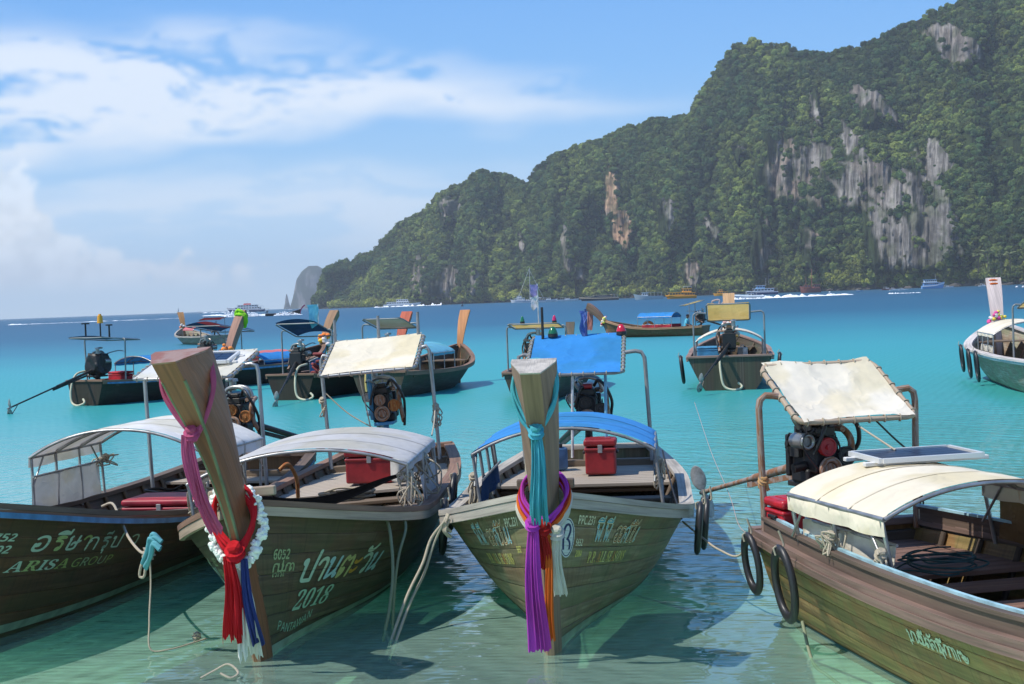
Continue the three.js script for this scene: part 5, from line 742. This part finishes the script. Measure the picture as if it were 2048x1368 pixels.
// tangles and lashings on posts
{
  const r = rng(91), lash = (B, p, n, s, label, mat = M.rope, down = .25) => { const a = aboard(B, 'rope_lashing', label, 'rope'), gs = []; for (let i = 0; i < n; i++) { const q = [V(...p)]; for (let k = 0; k < 5; k++) q.push(V(p[0] + (r() - .5) * s, p[1] - r() * down + .04, p[2] + (r() - .5) * s)); q.push(V(...p)); gs.push(tube(q, .008, 30, 5)); } gs.push(knot(V(...p), .035)); a.add('loops', gs, mat); a.done(); };
  lash(B2, [6.6, 1.05, -.97], 5, .22, 'tangle of rope on the near canopy post of the garlanded boat', M.rope, .35); lash(B2, [5.4, 1.08, -.98], 5, .3, 'tangle of rope at the rear canopy corner, above the upper tyre', M.rope, .4); lash(B2, [6.5, 1.1, .9], 5, .3, 'tangle of rope under the far canopy edge, left of the hammock', M.rope, .3);
  lash(B2, [1.1, 1.5, .7], 3, .1, 'rope knotted round the left motor roof post of the garlanded boat'); lash(B2, [1.1, 1.3, -.68], 5, .14, 'rope knotted round the right motor roof post of the garlanded boat', M.rope, .3);
  lash(B3, [4.8, .95, .92], 4, .12, 'rope wound round the left canopy post of the middle boat', M.rope, .5); lash(B3, [4.8, 1.05, -.82], 4, .12, 'rope wound round the right canopy post of the middle boat', M.rope, .3);
  lash(B4, [2.56, .88, .88], 4, .12, 'rope knotted round the front canopy post above the bench'); lash(B4, [1.85, .9, .9], 5, .18, 'rope knotted at the middle of the cream side curtain', M.rope, .2); lash(B4, [.14, 1.1, .66], 4, .08, 'orange-brown rope wound round the left rusty roof post', std({ color: [.42, .24, .1], roughness: .9 }), .12);
  lash(B4, [.2, .86, .5], 6, .12, 'teal rope bunched at the foot of the left rusty roof post', M.tealrope, .2); lash(B4, [.14, 1.2, -.68], 5, .08, 'dark rope hanging on the right roof post behind the solar panel', M.black, .45); lash(B1, [2.75, .98, .9], 4, .3, 'loose rope under the white canopy on the far side', M.rope, .15);
  const stay = (B, a, b, label, mat, sag = .05) => { const A = V(...a), Bp = V(...b), m = A.clone().lerp(Bp, .5).add(V(0, -sag, 0)); rope('stay_rope', label, [B.w(A), B.w(m), B.w(Bp)], .008, mat); };
  stay(B2, [1.1, 1.62, .68], [1.2, 1.12, .1], 'rope stay from the left roof post down to the grey canopy', M.rope); stay(B2, [1.1, 1.35, -.68], [4.3, 1.2, -.95], 'pale rope stay from the right roof post to the grey canopy corner', M.rope); stay(B2, [1.88, 1.83, .1], [1.7, 1.15, .05], 'thin cord hanging from the middle of the cream roof', M.rope, .02);
  stay(B4, [.48, 1.56, -.15], [.14, 1.22, -.66], 'dark stay from the cream roof edge to the right rusty post', M.black, .01); stay(B4, [.5, 1.52, .0], [.9, 1.36, -.1], 'pale cord hanging from the cream roof edge to the canopy', M.rope, .0); stay(B3, [4.8, 1.15, -.86], [6.3, .72, -1.0], 'dark cord from the blue canopy corner down to the tyres', M.black, .03);
}
// hoses looping at the sterns of the farther boats
for (const [B, z, mat] of [[M1, -.35, 0], [M3, .3, 0], [M4, -.25, 1], [M7, -.15, 0]]) part(B.root, 'bilge_hose', [tube([[.5, 1.0, z], [.1, .9, z - .1], [-.12, .5, z - .1], [-.2, .1, z], [-.25, .02, z + .3], [-.15, .1, z + .45], [-.1, .2, z + .35]], .032, 40, 7)], mat ? std({ color: [.5, .38, .12], roughness: .6 }) : std({ color: [.52, .50, .36], roughness: .6 }));

// ---------------------------------------------------------------- the person in the far boat
{
  const field = (bones, lo, hi, n, mat) => {
    const mc = new MarchingCubes(n, mat, false, false, 60000), c = lo.clone().add(hi).multiplyScalar(.5), h = hi.clone().sub(lo).multiplyScalar(.5), S = Math.max(h.x, h.y, h.z); mc.isolation = 0; const ab = V(0, 0, 0), ap = V(0, 0, 0);
    for (let k = 0; k < n; k++) for (let j = 0; j < n; j++) for (let i = 0; i < n; i++) { const p = V((i - n / 2) / (n / 2), (j - n / 2) / (n / 2), (k - n / 2) / (n / 2)).multiplyScalar(S).add(c); let d = 9; for (const [a, b, ra, rb] of bones) { ab.copy(b).sub(a); ap.copy(p).sub(a); const t = clamp(ap.dot(ab) / Math.max(ab.lengthSq(), 1e-9), 0, 1), q = ap.addScaledVector(ab, -t).length() - lerp(ra, rb, t), kk = .03, hh = clamp(.5 + .5 * (d - q) / kk, 0, 1); d = lerp(d, q, hh) - kk * hh * (1 - hh); } mc.field[i + j * n + k * n * n] = -d; }
    mc.update(); const g = new THREE.BufferGeometry(), N = mc.count; g.setAttribute('position', new THREE.Float32BufferAttribute(mc.positionArray.slice(0, N * 3), 3)); g.setAttribute('normal', new THREE.Float32BufferAttribute(mc.normalArray.slice(0, N * 3), 3)); g.scale(S, S, S).translate(c.x, c.y, c.z); return g;
  };
  const o = thing('person', 'person in a light blue shirt and dark cap sitting in the stern of a boat', 'person', [10.75, .42, -98.6], -.5);
  const skin = std({ color: [.24, .13, .08], roughness: .6 }), shirt = std({ color: [.10, .46, .62], roughness: .85 }), dark = std({ color: [.06, .03, .04], roughness: .9 });
  const J = (x, y, z) => V(x, y, z), hips = J(0, .12, 0), chest = J(.07, .46, 0), neck = J(.10, .60, 0);
  const body = part(o, 'body', field([[hips, chest, .12, .13], [neck, J(.12, .66, 0), .05, .05], [J(.13, .74, 0), J(.15, .80, 0), .09, .095], [J(.22, .74, 0), J(.235, .745, 0), .02, .012], ...[-1, 1].flatMap((s) => [[J(.07, .53, .17 * s), J(.14, .28, .24 * s), .05, .042], [J(.14, .28, .24 * s), J(.36, .18, .17 * s), .04, .03], [J(.36, .18, .17 * s), J(.44, .17, .15 * s), .032, .026], [J(0, .1, .09 * s), J(.40, .16, .12 * s), .08, .06], [J(.40, .16, .12 * s), J(.46, -.24, .12 * s), .055, .04], [J(.46, -.27, .12 * s), J(.58, -.29, .13 * s), .036, .03], [J(.13, .74, .09 * s), J(.13, .77, .10 * s), .018, .018]])], J(-.25, -.4, -.42), J(.65, .95, .42), 64, skin), skin);
  part(body, 'shirt', field([[J(0, .16, 0), chest, .145, .15], [chest, J(.09, .55, 0), .14, .10], ...[-1, 1].map((s) => [J(.07, .53, .14 * s), J(.12, .36, .225 * s), .078, .066])], J(-.25, -.0, -.4), J(.45, .75, .4), 48, shirt), shirt);
  part(body, 'shorts', field([[hips, J(.02, .1, 0), .14, .14], ...[-1, 1].map((s) => [J(0, .1, .09 * s), J(.33, .16, .12 * s), .10, .085])], J(-.2, -.1, -.35), J(.5, .4, .35), 40, dark), dark);
  part(body, 'cap', [new THREE.SphereGeometry(.108, 16, 10, 0, 6.283, 0, 1.45).translate(.135, .80, 0), new THREE.CylinderGeometry(.075, .075, .012, 16).scale(1.2, 1, 1).translate(.235, .805, 0)], dark);
}

// ---------------------------------------------------------------- ships in the bay
// px: where it lies across the view (x over distance), d distance, L length; decks: [from, to, base, height, half width share, material, windows]
function ship(o) {
  const t = thing(o.name ?? 'boat', o.label, o.category ?? 'boat', [o.k * o.d, 0, -o.d], o.turn ?? 0, o.group), L = o.L, B = o.B ?? L * .12, f = o.f ?? L * .06, rk = o.rake ?? .08, rings = [];
  for (let i = 0; i <= 14; i++) { const u = i / 14, x = (u - .5) * L, w = B * Math.pow(Math.sin(Math.min(1, (1 - u) * 2.6 + .02) * Math.PI / 2), .8) * (.86 + .14 * Math.min(1, u * 5)), h = f * (1 + (o.sheer ?? .5) * Math.pow(u, 3)), n = []; for (const [a, b] of [[-1, 1], [-.92, .45], [-.7, -.25], [.7, -.25], [.92, .45], [1, 1]]) n.push(V(x + rk * L * u * u * u * Math.max(0, b), b > 0 ? h * b : -.4, w * a)); rings.push(n); }
  part(t, 'hull', loft(rings), o.hull);
  if (o.stripe) part(t, 'stripe', [1, -1].map((s) => grid(14, 1, (i, j) => { const r = Math.min(13.99, i * 14), k = Math.floor(r), p = rings[k][s > 0 ? 5 : 0].clone().lerp(rings[k + 1][s > 0 ? 5 : 0], r - k); return [p.x, p.y * lerp(.72, .9, j), p.z + s * (.03 - .02 * j)]; })), o.stripe);
  for (const [a, b, y, h, ws, mat, nw, roof] of o.decks ?? []) {
    const x0 = (a - .5) * L, x1 = (b - .5) * L, w = B * ws, rk2 = h * .35, sh = new THREE.Shape([[x0, y], [x1, y], [x1 - rk2, y + h], [x0, y + h]].map((p) => new THREE.Vector2(...p)));
    const g = new THREE.ExtrudeGeometry(sh, { depth: 2 * w, bevelEnabled: false }).translate(0, 0, -w); const c = part(t, 'cabin', g, mat);
    for (let i = 0; i < (nw ?? 0); i++) for (const s of [1, -1]) part(c, 'window', box((x1 - x0 - rk2) / nw * .72, h * .42, .05, lerp(x0, x1 - rk2, (i + .5) / nw), y + h * .6, s * (w + .015)), M.glass);
    if (nw) part(c, 'windscreen', bar(V(x1 - rk2 * .4, y + h * .42, 0), V(x1 - rk2 * .82, y + h * .85, 0), .05, w * 1.7), M.glass);
    if (roof) part(t, 'roof', box((x1 - x0) * 1.08, h * .1, 2 * w * 1.12, (x0 + x1) / 2 - rk2 * .4, y + h * 1.06, 0), roof);
  }
  for (const [a, b, y, h, ws, mat, n] of o.awnings ?? []) { const x0 = (a - .5) * L, x1 = (b - .5) * L, w = B * ws; part(t, 'awning', box(x1 - x0, .12, 2 * w, (x0 + x1) / 2, y + h, 0), mat); for (let i = 0; i < (n ?? 4); i++) for (const s of [1, -1]) part(t, 'stanchion', cyl(V(lerp(x0, x1, (i + .05) / ((n ?? 4) - .9)), y, s * w * .95), V(lerp(x0, x1, (i + .05) / ((n ?? 4) - .9)), y + h, s * w * .95), .06, .06, 5), M.white); }
  for (const [a, y, h, r, mat] of o.masts ?? []) part(t, 'mast', cyl(V((a - .5) * L, y, 0), V((a - .5) * L - h * .02, y + h, 0), r, r * .6, 7), mat ?? M.white);
  if (o.rail) for (const s of [1, -1]) part(t, 'railing', tube([[-.45 * L, f + o.rail, s * B * .8], [0, f * 1.1 + o.rail, s * B * .95], [.42 * L, f * 1.4 + o.rail, s * B * .3]], .05, 20, 5), M.white);
  return t;
}
const P_ = { white: std({ color: [.74, .76, .78], roughness: .35 }), navy: std({ color: [.03, .06, .17], roughness: .35 }), orange: std({ color: [.88, .40, .03], roughness: .45 }), orangeD: std({ color: [.66, .27, .02], roughness: .55 }), grey: std({ color: [.36, .46, .50], roughness: .5 }), blue: std({ color: [.16, .36, .62], roughness: .4 }), black: std({ color: [.025, .03, .045], roughness: .4 }), tan: std({ color: [.62, .52, .36], roughness: .6 }), wine: std({ color: [.24, .08, .06], roughness: .7 }), pale: std({ color: [.52, .60, .66], roughness: .5 }), redp: std({ color: [.6, .04, .04], roughness: .4 }), foam: std({ color: [.86, .89, .91], roughness: .9 }) };
ship({ name: 'ferry', label: 'white and navy passenger ferry with a red-topped upper deck, on the left horizon', category: 'ferry', k: -.1645, d: 1900, L: 41, B: 5, f: 3.3, turn: Math.PI, hull: P_.navy, stripe: P_.white, sheer: .7, rake: .1, decks: [[.12, .86, 3.3, 2.5, .9, P_.white, 9], [.2, .78, 5.8, 2.4, .8, P_.white, 7, P_.white], [.4, .6, 8.6, 1.6, .5, P_.redp, 0]], awnings: [[.04, .22, 4.5, 2.4, .8, P_.white]], masts: [[.5, 10, 3, .15]], rail: 1 });
ship({ name: 'ferry', label: 'pale ferry with a pilot cabin above, ploughing foam off the wooded point', category: 'ferry', k: -.0685, d: 1660, L: 36, B: 4, f: 2.6, hull: P_.pale, stripe: P_.white, decks: [[.1, .75, 2.6, 2.2, .9, P_.white, 9, P_.white], [.38, .72, 5.1, 2.2, .75, P_.white, 5, P_.white]], masts: [[.5, 7.3, 3, .12]], rail: .9 });
ship({ name: 'motor_yacht', label: 'white two-deck motor yacht left of the sailing boat', category: 'yacht', k: .0052, d: 1420, L: 13, B: 2.4, f: 2, turn: Math.PI, hull: P_.white, decks: [[.1, .8, 2, 1.9, .85, P_.white, 5, P_.white], [.3, .65, 4.1, 1.6, .7, P_.white, 3, P_.white]], masts: [[.5, 6, 2.5, .1]], rail: .8 });
{ const t = ship({ name: 'sailing_boat', label: 'white sailing boat with a tall bare mast before the jungle', category: 'sailboat', k: .0131, d: 1250, L: 22, B: 2.2, f: 1.5, turn: Math.PI, hull: P_.white, stripe: P_.navy, decks: [[.35, .7, 1.5, 1, .6, P_.white, 4]], masts: [[.55, 1.5, 26, .24]], rail: .7 }); part(t, 'boom', cyl(V(.05 * 22, 3.6, 0), V(-.35 * 22, 3.4, 0), .22, .18, 8), P_.white); for (const [a, b] of [[.5, 26], [-.46, 26]]) part(t, 'stay', cyl(V(a * 22, 2, 0), V(1, b, 0), .09, .09, 4), P_.white); part(t, 'spreader', cyl(V(1, 15, -1.6), V(1, 15, 1.6), .08, .08, 5), P_.white); }
ship({ name: 'tour_boat', label: 'low grey tour boat with awnings, moored behind the sailing boat', k: .0222, d: 1500, L: 19, B: 2.3, f: 1.5, hull: P_.pale, decks: [[.5, .75, 1.5, 1.8, .8, P_.white, 3]], awnings: [[.1, .55, 1.5, 2.2, .85, P_.grey, 5]], masts: [[.7, 3, 3, .1]] });
ship({ name: 'speedboat', label: 'low white speedboat moored close under the jungle shore', k: .0352, d: 1500, L: 20, B: 2, f: 1.2, hull: P_.white, decks: [[.4, .65, 1.2, 1.1, .7, P_.white, 3]], awnings: [[.2, .45, 1.2, 1.9, .7, P_.white, 3]] });
ship({ name: 'ferry', label: 'long black-hulled ferry with a tan flat roof', category: 'ferry', k: .0562, d: 1100, L: 25, B: 2.6, f: 1.9, turn: Math.PI, hull: P_.black, stripe: P_.tan, decks: [[.2, .68, 1.9, 1.7, .85, P_.black, 10, P_.tan], [.6, .85, 1.9, .9, .7, P_.black, 2]], awnings: [[.02, .22, 1.9, 2, .8, P_.tan, 3]], rail: .6 });
ship({ name: 'fishing_boat', label: 'grey-green wooden boat with a white wheelhouse left of the orange boat', k: .0868, d: 900, L: 15.5, B: 2, f: 1.9, turn: Math.PI, hull: P_.grey, sheer: .8, decks: [[.55, .8, 1.9, 2, .75, P_.white, 3, P_.grey]], awnings: [[.05, .58, 1.9, 2, .85, P_.grey, 5]], masts: [[.6, 4, 2, .07]] });
ship({ name: 'tour_boat', label: 'large bright orange double-deck tour boat', k: .1072, d: 850, L: 15.2, B: 2.1, f: 1.6, turn: Math.PI, hull: P_.orangeD, stripe: P_.orange, sheer: .4, decks: [[.45, .98, 1.6, 1.7, .9, P_.orange, 5, P_.orange], [.06, .45, 1.4, 1.6, .9, P_.orangeD, 4, P_.orange], [.18, .5, 3.3, 1.8, .75, P_.orange, 3, P_.orange]], awnings: [[.15, .45, 5.2, 1.2, .6, P_.white, 3]] });
ship({ name: 'tour_boat', label: 'small bright orange tour boat nearer the shore', k: .1322, d: 1150, L: 11, B: 1.7, f: 1.4, turn: Math.PI, hull: P_.orange, decks: [[.15, .85, 1.4, 1.6, .85, P_.orange, 4, P_.orangeD], [.45, .7, 3.1, 1.5, .7, P_.orange, 2, P_.orange]] });
ship({ name: 'motor_yacht', label: 'white flybridge yacht with a dark blue hull behind the passing inflatable boat', category: 'yacht', k: .158, d: 1050, L: 19, B: 2.6, f: 2, turn: Math.PI, hull: P_.navy, stripe: P_.white, decks: [[.15, .85, 2, 1.9, .85, P_.white, 6, P_.white], [.45, .75, 4.1, 1.8, .7, P_.blue, 3, P_.white]], awnings: [[.02, .3, 2.2, 2.2, .8, P_.wine, 4]], masts: [[.4, 6, 5, .1], [.3, 6, 7, .06]] });
{ const t = ship({ name: 'inflatable_boat', label: 'pale grey inflatable speedboat under way, trailing foam', k: .1494, d: 528, L: 9.4, B: 1.3, f: .85, turn: Math.PI, hull: P_.white, rake: .04, decks: [[.35, .6, .9, .9, .6, P_.white, 2]], awnings: [[.25, .62, .9, 1.5, .7, P_.pale, 3]] }); for (const s of [1, -1]) part(t, 'tube', tube([[-4.6, .85, s * 1.2], [0, .95, s * 1.35], [3.6, 1.2, s * .8], [4.9, 1.3, 0]], .33, 30, 9), P_.pale); }
{ const t = ship({ name: 'wooden_ship', label: 'dark red wooden sailing ship with a tall mast close to the rocks', category: 'ship', k: .1878, d: 1080, L: 13, B: 2.6, f: 3, turn: Math.PI, hull: P_.wine, sheer: .6, decks: [[.05, .4, 3, 2.4, .9, P_.wine, 3, P_.wine], [.55, .9, 3.4, 2, .8, P_.wine, 2]], masts: [[.45, 3, 13, .34, P_.wine], [.75, 3, 8, .26, P_.wine]] }); part(t, 'yard', cyl(V(-.6, 11, -2.6), V(-.6, 11, 2.6), .12, .12, 6), P_.wine); part(t, 'yard', cyl(V(-2.2, 9.5, 0), V(1.4, 9.2, 0), .1, .1, 6), P_.wine); }
ship({ name: 'ferry', label: 'light blue double-deck ferry near the right shore', category: 'ferry', k: .2637, d: 980, L: 13, B: 2.1, f: 2, hull: P_.blue, stripe: P_.white, sheer: 1, decks: [[.08, .8, 2, 1.7, .9, P_.blue, 7, P_.pale], [.12, .7, 3.9, 1.6, .85, P_.pale, 6, P_.blue]], masts: [[.66, 5.6, 3.6, .08]], rail: .8 });
const small = (k, d, L, label, hull, n = 'dinghy') => ship({ name: n, label, k, d, L, B: L * .14, f: L * .09, hull, decks: [[.35, .6, L * .09, L * .1, .7, P_.white, 2]], awnings: [[.15, .4, L * .09, L * .17, .7, P_.pale, 3]] });
small(-.1935, 2400, 11, 'white speedboat running along the horizon at the left', P_.white, 'speedboat'); small(-.1375, 1500, 13, 'white cabin boat behind the spray-throwing longtail', P_.white, 'cabin_boat'); small(.240, 900, 5.5, 'small white dinghy moored by the right shore, left one', P_.white); small(.2455, 860, 5, 'small white dinghy moored by the right shore, right one', P_.white); small(.236, 1050, 8, 'dark covered boat at the foot of the right-hand jungle', P_.wine, 'moored_boat'); small(.2735, 1080, 7, 'pale boat among rocks right of the blue ferry', P_.pale, 'moored_boat'); small(.296, 1080, 7, 'white and blue boat drawn up below the palms', P_.white, 'moored_boat'); small(.218, 980, 4, 'little boat beside the dark red wooden ship', P_.blue, 'dinghy');
for (const [k, d, l] of [[.3165, 640, 'white mooring buoy at the far right, left one'], [.3205, 620, 'white mooring buoy at the far right, right one'], [.1995, 900, 'white mooring buoy by the wooden ship']]) { const t = thing('mooring_buoy', l, 'buoy', [k * d, 0, -d]); part(t, 'float', new THREE.SphereGeometry(.55, 14, 10).scale(1, .8, 1).translate(0, .3, 0), P_.white); part(t, 'ring', new THREE.TorusGeometry(.2, .05, 6, 12).translate(0, .85, 0), M.iron); }
{ const t = thing('channel_marker', 'dark channel marker post standing in the water off the point', 'marker', [-.0302 * 900, 0, -900]); part(t, 'float', cyl(V(0, -.2, 0), V(0, .8, 0), .7, .55, 12), P_.black); part(t, 'post', cyl(V(0, .8, 0), V(0, 2.4, 0), .22, .18, 8), P_.black); part(t, 'topmark', new THREE.ConeGeometry(.35, .5, 10).translate(0, 2.6, 0), P_.wine); }
{ const t = thing('sailing_dinghy', 'tiny sailing dinghy on the horizon at the far left', 'sailboat', [-.2075 * 2300, 0, -2300]); part(t, 'hull', loft([[-3, .5], [-1, .9], [1.5, .8], [3.2, .05]].map(([x, w]) => [V(x, .8, -w), V(x, -.2, -w * .5), V(x, -.2, w * .5), V(x, .8, w)])), P_.black); part(t, 'mast', cyl(V(.4, .8, 0), V(.4, 10, 0), .1, .06, 6), P_.black); part(t, 'sail', grid(6, 8, (u, v) => [.3 - 2.6 * u * (1 - v), 1.4 + 8 * v, .3 * Math.sin(u * 3) * (1 - v)]), P_.grey); }
// a longtail at speed in a burst of spray
const F2 = far_({ bow: [-.1315 * 590, -590], stern: [-.1385 * 590 - 8.5, -588], B: 1.3, hb: 2.2, hm: .9, hs: 1.0, sheer: [6, 1.6], seed: 20, label: 'longtail boat with a magenta prow speeding right in spray', prow: { x: 1.8, y: 3.6, wb: [.1, .25], dp: [.3, .5] }, prowMat: std({ color: [.42, .02, .13], roughness: .5 }), ex: .7, ey: 1.6, shaft: [-4, -1.5, 0], roof: { x0: 2, x1: .3, y0: 2.6, y1: 2.8, w: .8, mat: C_.navy, pw: .9, rail: M.galv } });
// foam
{
  const strip = (name, label, a, b, w0, w1, seed, arch = 0) => { const A = V(...a), B = V(...b), d = B.clone().sub(A), n = V(-d.z, 0, d.x).normalize(), g = grid(120, 8, (u, v) => { const r = fbm(u * 30, v * 2, 4, seed), p = A.clone().addScaledVector(d, u).addScaledVector(n, (v - .5) * lerp(w0, w1, u) * (.35 + 1.3 * fbm(u * 22, v > .5 ? 1 : 7, 3, seed + 3))); return [p.x, .05 + Math.max(0, (r - .38)) * arch * (1 - u * .6) * Math.sin(Math.PI * v), p.z]; }); const m = new THREE.Mesh(g, P_.foam); m.name = numbered(name); m.receiveShadow = true; tag(m, label, 'foam', null, 'stuff'); scene.add(m); };
  strip('wake', 'white wake behind the passing inflatable boat', [.1494 * 528 + 3, 0, -528], [.212 * 560, 0, -560], 4, 5, 601, 3); strip('bow_wave', 'white foam along the inflatable boat', [.1494 * 526 - 6, 0, -525], [.1494 * 526 + 5, 0, -525], 2, 2, 603, 2);
  strip('wake', 'white foam round the ferry off the point', [-.06 * 1650 + 28, 0, -1648], [-.079 * 1650 - 10, 0, -1648], 9, 7, 605, 7); strip('wake', 'long white wake of the horizon speedboat', [-.1925 * 2390, 0, -2390], [-.166 * 2390, 0, -2390], 10, 7, 607, 4); strip('wake', 'white wake crossing below the red-topped ferry', [-.19 * 900, 0, -905], [-.148 * 700, 0, -690], 7, 10, 609, 2);
  strip('wake', 'broken white wake line at the left', [-.315 * 640, 0, -640], [-.205 * 690, 0, -690], 2.5, 3, 611, 1); strip('wake', 'thin wake line near the right shore', [.236 * 520, 0, -520], [.256 * 520, 0, -520], 1.6, 1.6, 613, 1);
  const puff = (name, label, c, sx, sy, n, seed) => { const r = rng(seed), gs = []; for (let i = 0; i < n; i++) { const u = r(), e = new THREE.IcosahedronGeometry(.08 + .22 * r() * (1 - u * .5), 1); e.translate(c[0] + (u - .5) * sx, Math.max(.1, r() * r() * r() * sy * Math.sin(Math.PI * Math.pow(u, .7))), c[2] + (r() - .5) * 3); gs.push(e); } const m = new THREE.Mesh(merged(gs), P_.foam); m.name = numbered(name); tag(m, label, 'foam', null, 'stuff'); scene.add(m); };
  puff('spray', 'burst of white spray behind the speeding longtail', [-.1665 * 600, 0, -600], 17, 4.2, 1500, 5); puff('spray', 'white spray at the bow of the speeding longtail', [-.1385 * 587, 0, -585], 10, 2.4, 700, 6);
}
// palms, rocks along the right shore
{
  const frond = std({ color: [.16, .20, .06], roughness: .7, transmission: .2 }), bark = std({ color: [.06, .055, .045], roughness: .9 });
  const palm = () => { const t = thing('palm_tree', 'coconut palm with drooping fronds before the right-hand jungle', 'palm tree', [0, 0, 0], 0, 'palms below the right-hand cliff'); part(t, 'trunk', tube([[0, 0, 0], [.4, 4, .1], [.5, 8, .1], [.2, 12, 0]], .28, 14, 7), bark); const q = rng(8); for (let i = 0; i < 16; i++) { const a = i / 16 * 6.283 + q(), l = 3.8 + q(), el = .25 + q() * 1.1; part(t, 'frond', [-1, 1].map((s) => grid(8, 2, (u, v) => { const r = u * l, y = 12 + Math.sin(el) * r - .11 * r * r, w = s * v * 1.0 * Math.sin(Math.PI * Math.min(1, u * .9 + .1)); return [.2 + Math.cos(a) * r - Math.sin(a) * w, y - Math.abs(w) * .6, Math.sin(a) * r + Math.cos(a) * w]; })), frond); } return t; };
  const p0 = palm(); [[.2925, 1255, 14, 1], [.299, 1250, 15, 1.1], [.3075, 1245, 13, 1], [.3125, 1240, 15, .95]].forEach(([k, d, y, s], i) => { const p = i ? p0.clone() : p0; if (i) { p.name = numbered('palm_tree'); scene.add(p); } p.position.set(k * d, y - 4, -d); p.scale.setScalar(s * 1.15); p.rotation.y = i * 1.7; });
  const rock = std({ color: [.24, .22, .19], roughness: 1, map: T.rock }), q = rng(55), shapes = [1, 2, 3].map((s) => { const g = new THREE.IcosahedronGeometry(1, 2), a = g.attributes.position; for (let i = 0; i < a.count; i++) { const v = V().fromBufferAttribute(a, i), k = .65 + .7 * fbm(v.x * 1.6 + 5, v.y * 1.6 + v.z * 1.3 + 5, 3, s); a.setXYZ(i, v.x * k, v.y * k * .75, v.z * k); } g.computeVertexNormals(); return g; });
  for (let i = 0; i < 46; i++) { const u = q(), k = lerp(.02, .325, u), zc = lerp(1860, 1215, sst(0, 1, u)) - 6, m = new THREE.Mesh(shapes[i % 3], rock), s = 1.2 + 3 * q() * q(); m.name = numbered('shore_rock'); m.position.set(k * zc, .2, -zc); m.scale.set(s * 1.5, s, s); m.rotation.y = q() * 6; m.castShadow = true; tag(m, 'grey boulder among many at the foot of the jungle-covered shore', 'rock', 'boulders along the far shore'); scene.add(m); }
}

renderer.render(scene, camera);
